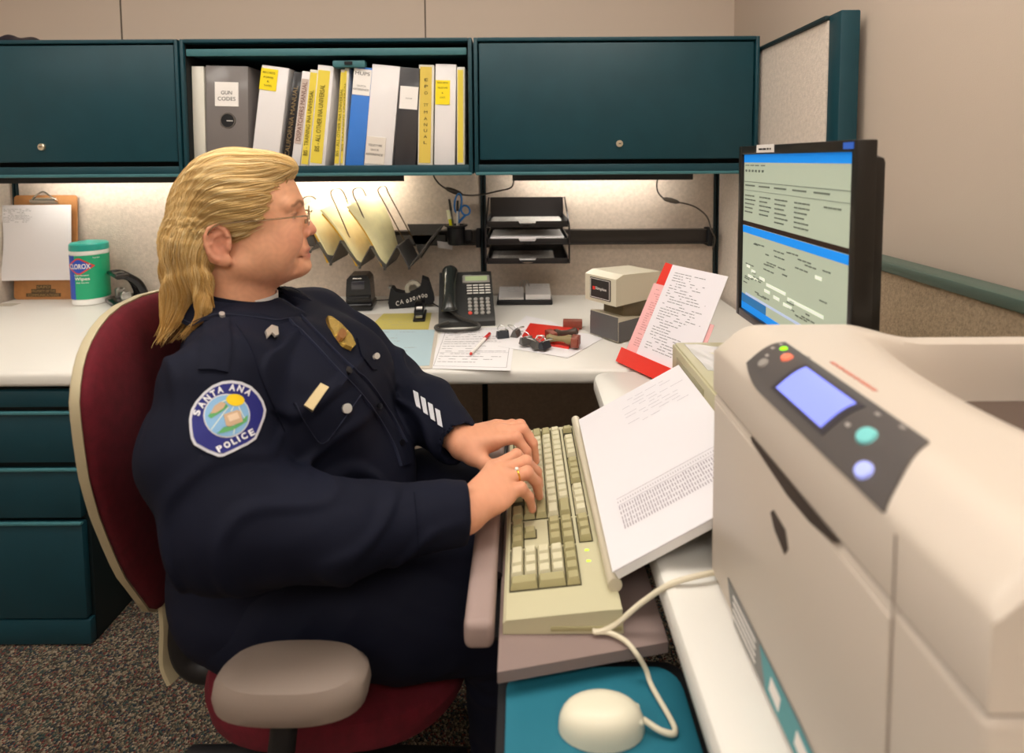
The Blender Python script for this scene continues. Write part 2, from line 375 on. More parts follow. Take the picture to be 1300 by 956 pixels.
# ================================================================== binders on the shelf
ZS = ZB + .0305
vinyl = {k: mat('vinyl_'+k, c, .32, coat=.3, bump=.5, bscale=22) for k, c in dict(white='e8e4e4', cream='dcd8cc', gray='77716f', black='1e1c1f', blue='3f7fd8', darkgray='3c3a3c').items()}
yel = mat('yellow_insert', 'e6cf4a', .5); yel2 = mat('yellow_note', 'f7dc17', .6); lab = mat('white_label', 'f0ebe6', .6)
pageM = mat('page_block', 'e9e2cf', .9, bump=.6, bscale=500); ink = mat('black_ink', '1a1715', .7); goldink = mat('gold_ink', '8a7552', .5); redink = mat('maroon_ink', '5c2a22', .6)
def binder(name, label, bl, br, tl, top, colour, insert=None, group=None, words=(), front=None, note=None, boards='white', rings=True):
    """bl, br: photo columns of the spine's foot; tl: column of its top left; top: row of its top."""
    y = -.345; A = at(bl, 200, y=y); B = at(br, 200, y=y); w = (B-A).x
    T = at(tl, top, y=y); H = (T.z-ZS); lean = math.atan2(T.x-A.x, H); H = math.hypot(H, T.x-A.x)*.985
    t = thing(name, label, 'binder' if rings else 'book', (A.x, y, ZS + (w*math.sin(lean) if lean < 0 else 0)), 0, group); t.rotation_euler = (0, lean, 0)
    if lean > 0: t.location.z += .0
    D = .27; c = .003
    m = MB(); m.box((0, 0, 0), (w, c, H), .0012); m.box((0, c*.6, 0), (c, D, H), .001); m.box((w-c, c*.6, 0), (w, D, H), .001)
    part('cover', m, vinyl[colour], t)
    if w > .012:
        part('pages', MB().box((c+.001, .02, .006), (w-c-.001, D-.012, H-.008)), pageM, t)
    if insert:
        x0, x1, z0, z1 = insert[0]*w, insert[1]*w, insert[2]*H, insert[3]*H
        e = part('spine_insert', MB().box((x0, -.0012, z0), (x1, 0, z1)), insert[4], t)
        par = e
    if note:
        x0, x1, z0, z1 = note[0]*w, note[1]*w, note[2]*H, note[3]*H
        e = part('spine_label', MB().box((x0, -.0022, z0), (x1, -.0012 if insert else 0, z1)), note[4], t, label=note[5] if len(note) > 5 else None)
    m = MB()
    for (s, xc, zc, h, wd, vert, im) in words:
        if vert: text(m, s, (xc*w, -.0026, zc*H), (0, 0, 1), (-1, 0, 0), h*w, wd*H)
        else: text(m, s, (xc*w, -.0026, zc*H), (1, 0, 0), (0, 0, 1), h, wd*w)
    if m.v: part('lettering', m, words[0][6], t, smooth=0)
    return t
Wt, Yl = lab, yel
binder('binder', 'thin white binder at the left end of the shelf', 246, 261, 243, 82, 'cream', )
g = binder('binder', 'fat gray vinyl binder with a white label and round finger hole', 262, 315, 261, 81, 'gray', note=(.22, .78, .60, .84, Wt, 'white square label'), words=[('GUN', .5, .735, .012, .26, False, ink), ('CODES', .5, .675, .012, .42, False, ink)])
w_ = .137
m = MB(); m.lathe([(.026, -.001), (.0245, .002), (.0215, .002), (.0215, -.001)], (.071, -.0005, .150), 32, Matrix.Rotation(PI/2, 4, 'X')); part('finger_ring', m, mat('dull_chrome', '8c8884', .3, metal=.9), g)
m = MB(); m.lathe([(.0215, 0), (.0215, .0015)], (.071, -.0003, .150), 32, Matrix.Rotation(PI/2, 4, 'X')); part('finger_hole', m, blackm, g)
part('hole_glint', MB().box((.068, -.003, .148), (.088, -.0022, .1505)), lab, g, label='glint painted as a white bar in the finger hole')  # white bar painted in as a highlight
binder('binder', 'wide white binder leaning right with a yellow note near its top', 318, 352, 333, 80, 'white', note=(.0, .62, .76, .97, yel2, 'yellow sticky note'), words=[('RECORDS', .3, .93, .006, .45, False, ink), ('FORMS', .3, .885, .006, .35, False, ink), ('&', .3, .845, .006, .08, False, ink), ('TAPES', .3, .805, .006, .3, False, ink)])
binder('manual', 'thin black leaning manual with gold lettering up its spine', 357, 368, 373, 89, 'black', words=[('CALIFORNIA MANUAL', .5, .48, .5, .75, True, goldink)], rings=False)
binder('manual', 'white leaning manual with maroon outlined lettering', 369, 380, 384, 88, 'white', note=(.1, .85, .24, .92, mat('maroon_outline', 'c8b4a8', .6)), words=[('DISPATCHERS MANUAL', .5, .58, .5, .62, True, redink)], rings=False)
dk = mat('olive_ink', '5a5420', .7)
binder('binder', 'narrow yellow spined binder left of the wide yellow one', 381, 391, 394, 86, 'cream', insert=(.1, .95, .02, .97, yel), words=[('BIS - TRAINING INA UNIVERSAL', .5, .45, .5, .68, True, dk)])
binder('binder', 'wide yellow spined binder in front of the fat white covers', 392, 412, 404, 80, 'white', insert=(.06, .80, .03, .95, yel), words=[('BIS - ALL OTHER INA UNIVERSAL', .42, .48, .30, .66, True, dk)])
binder('binder', 'narrow yellow spined binder just right of the wide yellow one', 424, 431, 433, 86, 'cream', insert=(.05, .8, .02, .97, yel), words=[('BIS - ALL OTHER INA UNIVERSAL', .42, .45, .5, .7, True, dk)])
binder('binder', 'cream binder with half yellow spine next to the blue one', 432, 437, 438, 84, 'cream', insert=(.0, .55, .02, .97, yel), words=[('BIS TRAINING UNIVERSAL', .3, .5, .4, .7, True, dk)])
binder('binder', 'bright blue binder with a white label at the top of its spine', 438, 461, 450, 82, 'blue', note=(.02, .98, .72, .98, Wt, 'white top label'), words=[('MUPS', .5, .935, .011, .8, False, mat('grey_ink', '55504e', .7)), ('QUICK', .5, .81, .006, .5, False, ink), ('REFERENCE', .5, .775, .006, .85, False, ink)])
binder('binder', 'broad white binder with a paper label at the foot of its spine', 462, 497, 473, 79, 'white', note=(.02, .72, .02, .29, mat('paper_label', 'ded5ca', .7), 'cream foot label'), words=[('TELETYPE', .35, .205, .007, .5, False, ink), ('QUICK', .35, .16, .007, .3, False, ink), ('REFERENCE', .35, .115, .007, .6, False, ink)])
binder('binder', 'black binder with a white label between two pale ones', 500, 527, 508, 83, 'darkgray', note=(.08, .92, .58, .81, Wt, 'white label'), words=[('manual', .5, .69, .004, .3, False, ink)])
binder('binder', 'yellow spined binder with spaced black letters down it', 530, 549, 532, 80, 'cream', insert=(.08, .86, .02, .98, mat('mustard_insert', 'dcc055', .5)), words=[(ch, .5, z, .0095, .22 if ch != 'TT' else .3, False, ink) for ch, z in zip(['E', 'P', 'O', 'TT', 'M', 'A', 'N', 'U', 'A', 'L'], [.85, .785, .72, .60, .53, .465, .405, .345, .285, .225])])
binder('binder', 'white binder with a yellow note near the right end of the shelf', 551, 577, 553, 79, 'white', note=(.02, .72, .60, .84, yel2, 'yellow note'), words=[('RECORDS', .36, .815, .005, .5, False, ink), ('TELETYPE', .36, .765, .005, .48, False, ink), ('&', .36, .715, .005, .08, False, ink), ('LOGS', .36, .67, .005, .25, False, ink)])
binder('binder', 'thin yellow binder against the right wall of the cabinet', 580, 590, 580, 83, 'cream', insert=(.1, .8, .02, .97, yel))
# ================================================================== left end of the worktop
ZD = .7405
hard = mat('hardboard', 'b07a48', .6, var=.12, vscale=30, bump=.2)
paper = mat('white_paper', 'e8e5e7', .75); paperE = mat('pad_paper', 'f0edec', .8)  # second paper is a slightly lighter white, for pads and report pages
pencil = mat('faint_print', '8f8d90', .8)
t = thing('clipboard', 'brown hardboard clipboard standing against the panel at far left', 'clipboard', (-1.79, -.04, ZD)); t.rotation_euler = (-.07, 0, 0)
cw = .245
m = MB(); m.prism(roundpoly(-cw/2, 0, cw/2, .405, .015, ('tr', 'tl', 'bl', 'br')), (0, 0, 0), (1, 0, 0), (0, 0, 1), .004, (0, 1, 0)); part('board', m, hard, t)
c = MB(); c.prism([(-.055, .372), (.055, .372), (.04, .395), (-.04, .395)], (0, -.008, 0), (1, 0, 0), (0, 0, 1), .006, (0, 1, 0)); c.tube(spline([(-.05, -.006, .385), (-.03, -.012, .40), (0, -.012, .418), (.03, -.012, .40), (.05, -.006, .385)]), .003); c.tube([(-.05, -.01, .383), (.05, -.01, .383)], .006, 12)
part('clip', c, mat('chrome', 'd0cec8', .15, metal=1), t)
m = MB(); m.box((-.075, -.0006, .010), (.060, 0, .024)); m.box((-.055, -.0006, .024), (.040, 0, .040)); m.box((-.035, -.0006, .040), (.022, 0, .056)); lb = part('stencilled_label', m, mat('brown_tape', '55422a', .6), t)
m = MB(); tn = mat('tan_ink', 'a88a5a', .7)
text(m, 'SAPD', (-.007, -.001, .048), (1, 0, 0), (0, 0, 1), .010, .05); text(m, 'PROPERTY OF THE', (-.007, -.001, .032), (1, 0, 0), (0, 0, 1), .009, .09); text(m, 'COMMUNICATIONS', (-.007, -.001, .017), (1, 0, 0), (0, 0, 1), .009, .12)
part('stencilled_letters', m, tn, t, smooth=0)
t = thing('paper_stack', 'white sheets clipped to the brown clipboard', 'paper', (-1.79, -.052, ZD)); t.rotation_euler = (-.07, 0, 0)
m = MB()
def sh(u, v): return (-.148+.262*u*1 - .012*math.sin(PI*v)*(1-u)*-1, -.008 - .012*(1-u)**3*(1-.3*v), .078+.29*v + .0)
m.grid(sh, 16, 12, .003); part('sheets', m, paper, t)
m = MB(); scribble(m, (-.125, -.030, .30), (1, 0, 0), (0, 0, 1), .11, .055, 9, .001, .0016, .85, .3, 3); part('printed_lines', m, pencil, t, smooth=0)
# wipes canister
t = thing('wipes_canister', 'round canister of disinfecting wipes with a teal lid', 'canister', tuple(at(113.5, 377, z=ZD)[:2])+(ZD,)); cr = .060; t.location.y = -.088; t.location.x = at(114.5, 340, y=-.088).x; t.rotation_euler = (0, 0, .42)
part('tub', MB().lathe([(cr-.004, 0), (cr, .004), (cr, .02), (cr-.0015, .022), (cr-.0015, .188), (cr, .19), (cr, .203), (cr-.004, .207)], n=48), mat('white_plastic', 'efeeea', .35), t)
tl = mat('teal_lid', '23a596', .35, coat=.2)
part('lid', MB().lathe([(cr+.001, .203), (cr+.002, .207), (cr+.001, .226), (cr-.004, .231), (cr-.02, .232), (cr-.03, .236), (.012, .236), (.006, .238)], n=48), tl, t)
def cyl_patch(a0, a1, z0, z1, r, n=24, cut=0):
    m = MB(); m.grid(lambda u, v: (r*math.sin(a0+(a1-a0)*u + (cut*v if u == 0 else 0)), -r*math.cos(a0+(a1-a0)*u+(cut*v if u == 0 else 0)), z0+(z1-z0)*v), n, 8, .0006); return m
lg = part('label', cyl_patch(-1.7, 1.9, .024, .187, cr+.0006, 40), mat('label_green', '17a273', .4, coat=.2), t)
part('label_band', cyl_patch(-1.75, -.62, .0238, .1872, cr+.0012, 14, -.12), mat('label_blue', '2a50b8', .4), t)
def cyl_text(m, s, a, z, h, w, r):
    k = MB(); text(k, s, (0, 0, 0), (1, 0, 0), (0, 1, 0), h, w, th=0, bold=.02)
    m.add([(r*math.sin(a+x/r), -r*math.cos(a+x/r), z+y) for x, y, _ in k.v], k.f)
def diamond(r, s, a, z, wx, wz, n=10):
    m = MB(); P = [(-1, 0), (-.12, 1), (.12, 1), (1, 0), (.12, -1), (-.12, -1)]; out = []
    for i in range(6):
        p, q = P[i], P[(i+1) % 6]
        for k in range(n): out.append(((p[0]+(q[0]-p[0])*k/n)*wx*s, (p[1]+(q[1]-p[1])*k/n)*wz*s))
    V = [(r*math.sin(a), -r*math.cos(a), z)]; N = len(out)
    for f in (.25, .5, .75, 1): V += [(r*math.sin(a+x*f/r), -r*math.cos(a+x*f/r), z+y*f) for x, y in out]
    F = [(0, 1+i, 1+(i+1) % N) for i in range(N)]
    for j in range(3): F += [(1+j*N+i, 1+(j+1)*N+i, 1+(j+1)*N+(i+1) % N, 1+j*N+(i+1) % N) for i in range(N)]
    m.add(V, F); return m
aL = -.48+.42
part('logo_border', diamond(cr+.0022, 1, aL-.28, .148, .052, .030), mat('logo_red', 'd8483a', .4), t)
part('logo_field', diamond(cr+.0028, .82, aL-.28, .148, .052, .030), MATS['label_blue'], t)
m = MB(); cyl_text(m, 'CLOROX', aL-.26, .148, .019, .074, cr+.0036); part('logo_letters', m, lab, t, smooth=0)
m = MB(); cyl_text(m, 'Disinfecting', aL-.16, .114, .006, .048, cr+.0024); cyl_text(m, 'Wipes', aL-.14, .100, .015, .050, cr+.0024); cyl_text(m, 'Fresh Scent', aL+.62, .178, .005, .022, cr+.0024); cyl_text(m, 'Kills Germs', aL-.12, .087, .004, .04, cr+.0024)
part('label_lettering', m, lab, t, smooth=0)
# hole punch
t = thing('hole_punch', 'black two-lever hole punch on the worktop beside the wipes', 'hole punch', tuple(at(160, 380, z=ZD)[:2])+(ZD,), -.75); gl = mat('gloss_black', '0e0e11', .22, coat=.15); t.location.y = -.105; t.location.x = at(158, 372, y=-.105).x
part('base', MB().box((-.085, -.05, 0), (.085, .05, .018), .006), gl, t)
m = MB()
for s in (-1, 1):
    m = MB(); x = s*.045
    arc = spline([(x, -.030, .112), (x, .0, .108), (x, .035, .078), (x, .052, .035), (x, .052, .012)], 5)
    m.tube(arc, [.012+.004*i/len(arc) for i in range(len(arc))], 10, flat=.5); part('arm', m, gl, t)
    m = MB(); m.cyl((x, -.01, .01), (x, -.01, .055), .006, 12); m.box((x-.012, -.02, .015), (x+.012, .01, .05), .003); part('punch_head', m, steel, t)
part('handle', MB().box((-.07, -.04, .106), (.07, .004, .120), .006), gl, t)
m = MB().box((-.04, -.02, 0), (.04, .02, .0006)); m.v = [(p[0]-1.87, p[1]-.12, p[2]+.7405) for p in m.v]
solo('cable_grommet', m, mat('grommet', 'b8b0a0', .5), 'small flat cable slot cover at the left corner of the worktop', 'cover')
# ================================================================== file sorter and folders
sm = mat('sorter_gray', '4b4947', .35, spec=.6)
zz = [(392, 338, 0), (400, 306, 1), (421, 336, 0), (433, 306, 1), (457, 339, 0), (470, 315, 1), (488, 341, 0), (503, 314, 1), (519, 342, 0), (535, 315, 1), (553, 294, 0)]
zz = [(393, 320), (403, 309), (419, 336), (432, 307), (456, 340), (470, 314), (488, 342), (504, 313), (519, 341), (555, 293)]
t = thing('file_sorter', 'zigzag dark gray file sorter hanging on the rail under the open cabinet', 'file sorter', (-.5, -.13, .87))
Yn, Yf = -.25, -.052
m = MB(); pl = []
for u, v in zz:
    p = at(u, v, y=Yn); pl.append((p.x, p.z))
for i in range(len(pl)-1):
    (x0, z0), (x1, z1) = pl[i], pl[i+1]; d = Vector((x1-x0, 0, z1-z0)).normalized(); n = Vector((-d.z, 0, d.x))
    mm = MB(); mm.prism([(0, 0), (math.hypot(x1-x0, z1-z0), 0), (math.hypot(x1-x0, z1-z0), .003), (0, .003)], (x0, Yn, z0), d, n, Yf-Yn, (0, 1, 0)); 
    mm.box((x0-.003, Yn, z0-.004) if i else (x0-.003, Yn, z0-.004), (x0+.004, Yn+.012, z0+.004), .001)
    part('pocket_wall', mm, sm, t, True)
e = at(555, 293, y=Yn); s_ = at(503, 293, y=Yn)
m = MB(); m.box((s_.x, Yf-.004, e.z-.006), (e.x+.004, Yf, e.z+.002)); m.box((-.8, Yf-.006, .95), (e.x, Yf-.0, .985)); m.prism([(0, 0), (e.x-pl[-2][0]-.0, 0), (e.x-pl[-2][0], .0)], (0, 0, 0), X3, Z3, .001) if 0 else None
part('hanging_bar', m, sm, t, True)
m = MB(); k = pl[-3]; d0 = Vector((s_.x, Yf-.008, e.z)); m.prism([(0, 0), (e.x-s_.x, 0), ((e.x-s_.x)*.35, -(e.z-pl[-2][1]))], (s_.x, Yf-.006, e.z), X3, Z3, .003, (0, 1, 0)); part('end_plate', m, MATS['sorter_gray'], t, True)
wm = mat('bronze_wire', '5a4a38', .3, metal=.9)
for (u0, v0, u1, v1, w) in [(388, 250, 410, 310, 18), (424, 240, 452, 300, 16), (452, 239, 486, 312, 14), (484, 237, 521, 303, 11)]:
    a0 = at(u0-4, v0+6, y=-.20); a1 = at(u0+w-2, v0+8, y=-.09); top0 = at(u0, v0, y=-.19); top1 = at(u0+w*.5, v0, y=-.12); b0 = at(u1-8, v1+2, y=-.20); b1 = at(u1+3, v1, y=-.09)
    part('wire_divider', MB().tube(spline([b0, (b0*.3+a0*.7), a0, top0, top1, a1, (b1*.3+a1*.7), b1], 5), .0022, 8), wm, t, True)
fold = mat('manila', 'f2eab8', .7, var=.05, vscale=30); fold2 = mat('manila_edge', 'd9a92a', .6)
def folder(label, TL, TR, BR, BL, yn=-.23, yf=-.075, th=.012, m_=None, bend=.01):
    P = [at(*TL, y=yn), at(*TR, y=yf), at(*BR, y=yf), at(*BL, y=yn)]
    t = thing('file_folder', label, 'folder', (P[3].x, (yn+yf)/2, min(P[2].z, P[3].z)))
    def F(u, v):
        p = (P[3]*(1-u)+P[2]*u)*(1-v) + (P[0]*(1-u)+P[1]*u)*v
        return p + Vector((bend*math.sin(PI*v), 0, bend*.5*math.sin(PI*v)))
    m = MB(); m.grid(F, 6, 12, th*.35); part('cover', m, m_ or fold, t, True)
    m = MB(); m.grid(lambda u, v: F(.03+.94*u, .02+.93*v)+Vector((-.006, .003, -.004)), 4, 10, th*.5); part('papers', m, fold2 if m_ is None else paper, t, True)
folder('pale yellow folder leaning in the rightmost filled pocket', (441, 262), (478, 242), (506, 316), (488, 339))
folder('pale folder with an orange edge in the middle filled pocket', (408, 266), (441, 252), (473, 316), (457, 338), th=.02)
folder('pale folder standing in the leftmost pocket beside the officer', (380, 264), (412, 248), (434, 310), (420, 334), th=.02)
m = MB(); a = at(555, 306, y=-.06); m.prism([(0, 0), (.058, -.008), (.058, -.034), (.002, -.026)], a, X3, Z3, .002, (0, 1, 0)); solo('paper_slip', m, paper, 'small white slip tucked beside the end of the sorter', 'paper')
# ================================================================== pen cup, pens, scissors
cx = at(579, 297, y=-.10).x
t = thing('pen_cup', 'black round pen cup clipped on the rail', 'pen cup', (cx, -.10, .955))
m = MB(); m.lathe([(.028, 0), (.032, .006), (.034, .066), (.044, .070), (.044, .075), (.031, .075), (.029, .012), (.002, .010)], n=32); part('cup', m, black, t)
m = MB(); m.box((-.02, .028, .02), (.02, .070, .06), .004); m.box((-.026, .04, .008), (.055, .052, .05), .004); part('bracket', m, black, t)
def stick(name, label, cat, a, b, r, ma, tip=None, tipm=None, cap=None, capm=None):
    a = Vector(a); b = Vector(b); t = thing(name, label, cat, a)
    part('barrel', MB().cyl(a, b, r, 12), ma, t, True); d = (b-a).normalized()
    if cap: part('cap', MB().cyl(b-d*cap, b+d*.004, r*1.25, 12, r*1.05), capm, t, True)
    if tip: part('tip', MB().tube([a, a-d*tip*.5, a-d*tip], [r, r*.6, r*.15], 12), tipm, t, True)
    return t
bz = .970
stick('highlighter', 'yellow highlighter standing in the pen cup', 'marker', (cx-.008, -.108, bz), at(569, 268, y=-.11), .006, mat('hi_yellow', 'e4e613', .4), cap=.03, capm=mat('hi_clear', 'f2f4d0', .3))
stick('pen', 'dark grey pen in the pen cup behind the highlighter', 'pen', (cx-.002, -.10, bz), at(570.5, 254, y=-.10), .004, mat('pen_grey', '6b665e', .3), cap=.04, capm=mat('pen_dark', '2b2925', .3))
stick('pen', 'clear pen with black cap beside the scissors', 'pen', (cx+.004, -.113, bz), at(581, 256, y=-.113), .004, mat('pen_clear', 'd5d2cc', .3), cap=.035, capm=black)
t = thing('scissors', 'scissors with blue plastic handles in the pen cup', 'scissors', (cx+.01, -.092, bz)); blu = mat('blue_plastic', '2a7fd0', .35)
p = at(582, 286, y=-.092)
for (u0, v0, u1, v1, r_, s) in [(581.5, 248, 584, 268, 4.5, 1), (591, 262, 588, 272, 5.5, -1)]:
    c0 = at(u0, (v0+v1)/2, y=-.092); rx = r_*.0029; rz = abs(v1-v0)*.0029*.62
    m = MB(); m.tube([c0+Vector((rx*math.cos(a)+(.12*rz*math.sin(a)*s), 0, rz*math.sin(a))) for a in [2*PI*i/20 for i in range(20)]], .0035, 8, closed=True)
    m.tube([c0+Vector((0, 0, -rz)), p+Vector((0, 0, .01))], [.004, .005], 8); part('handle', m, blu, t, True)
    part('blade', MB().tube([p+Vector((0, 0, .012)), Vector((cx+.008+.004*s, -.092, bz))], [.005, .002], 8, flat=.3), steel, t, True)
# ================================================================== letter trays
t = thing('letter_trays', 'three-tier black letter tray rack fixed to the rail', 'letter tray', (.075, -.16, .905))
tx0, tx1, ty0, ty1 = -.058, .222, -.27, -.035; tb = mat('tray_black', '1b191a', .3, spec=.6)
for k, (zt, zh) in enumerate([(1.040, 1.128), (.985, 1.03), (.918, .975)]):
    zt = [1.048, .988, .920][k]; m = MB()
    m.box((tx0, ty0, zt-.002), (tx1, ty1, zt)); m.box((tx0, ty1-.004, zt), (tx1, ty1, zt+[.08, .045, .055][k]))
    m.box((tx0, ty0, zt), (tx0+.003, ty1, zt+.02)); m.box((tx1-.003, ty0, zt), (tx1, ty1, zt+.02))
    N = 14; cxm = (tx0+tx1)/2 ; R_ = .030
    lip = [(tx0, 0), (tx0, .020), (cxm-R_, .020)] + [(cxm-R_*math.cos(PI*i/N), .020-.019*math.sin(PI*i/N)) for i in range(1, N)] + [(cxm+R_, .020), (tx1, .020), (tx1, 0)]
    lo = lip[:1]+lip[1:]; 
    top = [p for p in lip[1:-1]]; V = []; F = []
    for (x, z) in top: V += [(x, ty0, zt-.008), (x, ty0, zt-.008+z)]
    k2 = len(V); V += [(a, b+.003, c) for a, b, c in V]
    for i in range(len(top)-1): F += [(2*i, 2*i+2, 2*i+3, 2*i+1), (k2+2*i+1, k2+2*i+3, k2+2*i+2, k2+2*i), (2*i+1, 2*i+3, k2+2*i+3, k2+2*i+1), (2*i, k2+2*i, k2+2*i+2, 2*i+2)]
    m.add(V, F); part('tray', m, tb, t, True)
for x in (tx0-.004, tx1+.004):
    m = MB(); m.tube([(x, ty1, 1.125), (x, ty1-.03, 1.128), (x, ty0+.01, 1.048), (x, ty0, 1.035), (x, ty0, .915), (x, ty1, .915)], .003, 8); m.tube([(x, ty0, 1.0), (x, ty1, 1.0)], .003, 8)
    part('side_frame', m, mat('tray_wire', '3a3638', .25, metal=.7), t, True)
def sheets(label, x0, y0, w, h, z, rz=0, n=1, mt=None, lines=0, seed=1, name='paper_sheet', cat='paper', group=None, frame=False, th=.0006):
    t = thing(name, label, cat, (x0, y0, z), rz, group)
    k = MB()
    for i in range(n):
        j = random.Random(seed+i); dx = j.uniform(-.004, .004) if i else 0; dy = j.uniform(-.004, .004) if i else 0
        k.box((dx, dy, i*th), (w+dx, h+dy, (i+1)*th-.0001))
    part('sheet', k, mt or paper, t)
    if lines:
        m = MB(); scribble(m, (.1*w, .08*h, n*th), X3, Y3, w*.8, h*.84, lines, .0003, h/lines*.22, .8, .5, seed)
        if frame:
            for a, b in (((.05*w, .05*h), (.95*w, .05*h+.0012)), ((.05*w, .95*h), (.95*w, .95*h+.0012)), ((.05*w, .05*h), (.05*w+.0012, .95*h)), ((.95*w, .05*h), (.95*w+.0012, .95*h))): m.add([(a[0], a[1], n*th+.0003), (b[0], a[1], n*th+.0003), (b[0], b[1], n*th+.0003), (a[0], b[1], n*th+.0003)], [(0, 1, 2, 3)])
        part('printed_lines', m, pencil, t, smooth=0)
    return t
sheets('papers lying in the top letter tray', -.045, -.262, .25, .215, 1.050, n=6, lines=9, seed=4, mt=mat('grey_page', 'c9c5c2', .8), name='paper_stack')
sheets('white papers lying in the middle letter tray', -.045, -.264, .25, .215, .990, n=12, seed=9, name='paper_stack', th=.0012)
sheets('thin papers lying in the bottom letter tray', -.045, -.255, .22, .205, .922, n=2, lines=9, seed=14, mt=MATS['grey_page'], name='paper_stack')
# ================================================================== cables
cab = mat('cable_gray', '4b443d', .5)
def cable(label, pts, r=.003, lump=None, name='power_cable', ma=None, cat='cable', world_pts=None, parent=None):
    P = world_pts or [at(u, v, y=y) for u, v, y in pts]
    m = MB().tube(spline(P, 6), r, 8)
    if parent: return part('cord', m, ma or cab, parent, True)
    if lump:
        a, b = [at(*q[:2], y=q[2]) for q in lump]; d = (b-a)
        t = thing(name, label, cat, (P[0].x, P[0].y, min(p.z for p in P))); part('cord', m, ma or cab, t, True)
        part('inline_switch', MB().tube([a, a+d*.15, a+d*.5, a+d*.85, b], [.004, .008, .010, .008, .004], 12), ma or cab, t, True); return t
    return solo(name, m, ma or cab, label, cat)
cable('grey lamp cord looping below the open and right cabinets', [(549, 219, -.12), (553, 228, -.09), (562, 237, -.07), (578, 245, -.06), (595, 248, -.05), (612, 247, -.05), (630, 243, -.06), (647, 239, -.09), (652, 232, -.11), (652, 219, -.12)], lump=((566, 239, -.065), (587, 247, -.055)))
cable('grey lamp cord running to the right corner post', [(838, 220, -.12), (834, 232, -.10), (836, 245, -.07), (848, 255, -.06), (868, 258, -.05), (885, 264, -.04), (898, 276, -.03), (903, 292, -.055), (908, 303, -.06), (905, 316, -.02)], lump=((842, 252, -.066), (862, 257, -.055)))
# ================================================================== phone
PHS = .92
t = thing('desk_phone', 'dark gray desk phone with keypad and corded handset', 'phone', tuple(at(590, 403, z=ZD)[:2])+(ZD,), .12); t.location.y = -.33; t.location.x = at(592, 395, y=-.33).x
ph = mat('phone_charcoal', '2f2f2e', .4, bump=.05); phl = mat('phone_key', '9c9a94', .5)
# wedge body: low in front, high at the back, sloping face
def P3(x, y): return Vector((x, y, .030 + (y+.10)*.62))           # point on the sloping face
S = Vector((0, 1, .62)).normalized(); Nf = Vector((0, -.62, 1)).normalized()
m = MB(); m.v = []; W = .098
prof = [(-.112, 0), (-.112, .018), (-.10, .030), (.088, .030+.188*.62), (.100, .150), (.105, .12), (.09, 0)]
m.add([(-W, y, z) for y, z in prof]+[(W, y, z) for y, z in prof], [tuple(range(7)), tuple(range(13, 6, -1))]+[(i, (i+1) % 7, 7+(i+1) % 7, 7+i) for i in range(7)])
part('body', m, ph, t, smooth=20)
def on(x, s, h=0): return P3(x, -.10)+S*s+Nf*h
def fbox(m, x0, x1, s0, s1, h, b=0):
    R = Matrix((X3, S, Nf)).transposed().to_4x4(); R.translation = on(0, 0); m.box((x0, s0, -.001), (x1, s1, h), b, 2, R)
sc_ = part('display_bezel', (lambda k: (fbox(k, -.012, .090, .166, .206, .006, .003), k)[1])(MB()), mat('phone_bezel', '8a8880', .4), t)
part('display', (lambda k: (fbox(k, -.002, .080, .174, .198, .0068), k)[1])(MB()), mat('lcd_green', 'a7b88c', .25), sc_)
for r_ in range(5):
    for c_ in range(4):
        x = .012+c_*.0215; s = .018+r_*.0165
        k = MB(); R = Matrix((X3, S, Nf)).transposed().to_4x4(); R.translation = on(x, s); k.lathe([(.0075, 0), (.0075, .003), (.006, .0045), (.002, .0048)], n=14, M=R)
        part('key', k, mat('red_key', 'e2584a', .4) if (r_ == 0 and c_ == 0) else phl, t, label='red key' if (r_ == 0 and c_ == 0) else None)
for r_ in range(4):
    for c_ in range(4):
        x = .003+c_*.0225; s = .112+r_*.0135; k = MB(); fbox(k, x, x+.019, s, s+.0055, .003, .001); part('line_button', k, mat('line_key', 'd9d7cf', .5), t)
        k = MB(); fbox(k, x+.002, x+.017, s-.005, s-.001, .0008); part('line_tag', k, black, t)
m = MB(); scribble(m, on(-.008, .209, .0004), X3, S, .03, .004, 1, .0004, .0018, .95, 0, 2); part('maker_lettering', m, phl, t, smooth=0)
hs = MB(); hp = [on(-.060, .012, .018), on(-.060, .035, .032), on(-.061, .09, .040), on(-.060, .150, .040), on(-.058, .195, .030), on(-.058, .215, .015)]
hs.tube(spline(hp, 5), [q*1.16 for q in [.022, .025, .026, .024, .022, .021, .020, .020, .020, .019, .019, .019, .019, .019, .020, .021, .022, .023, .024, .025, .026, .026, .024, .021, .016, .012]][:len(spline(hp, 5))], 20, flat=.9)
h = part('handset', hs, mat('handset_black', '232624', .25, coat=.3), t)
# coiled cord: helix along a loop in front of the phone
lp = spline([Vector((-.062, -.112, .016)), Vector((-.105, -.125, .006)), Vector((-.095, -.165, .006)), Vector((-.04, -.185, .006)), Vector((.03, -.17, .006)), Vector((.035, -.135, .012)), Vector((-.02, -.118, .03)), Vector((-.055, -.095, .05))], 26)
hel = []
for i, p in enumerate(lp):
    d = (lp[min(i+1, len(lp)-1)]-lp[max(i-1, 0)]).normalized(); n1 = Vector((-d.y, d.x, 0)).normalized(); n2 = d.cross(n1)
    for k in range(5):
        a = 2*PI*(i*5+k)/5.0*.9; q = lp[i] if k == 0 else lp[i]+(lp[min(i+1, len(lp)-1)]-lp[i])*k/5
        hel.append(q+(n1*math.cos(a)+n2*math.sin(a))*.0045+Vector((0, 0, .004)))
part('coiled_cord', MB().tube(hel, .0017, 5), mat('cord_grey', '3c3a36', .4), t)
t.scale = (PHS,)*3
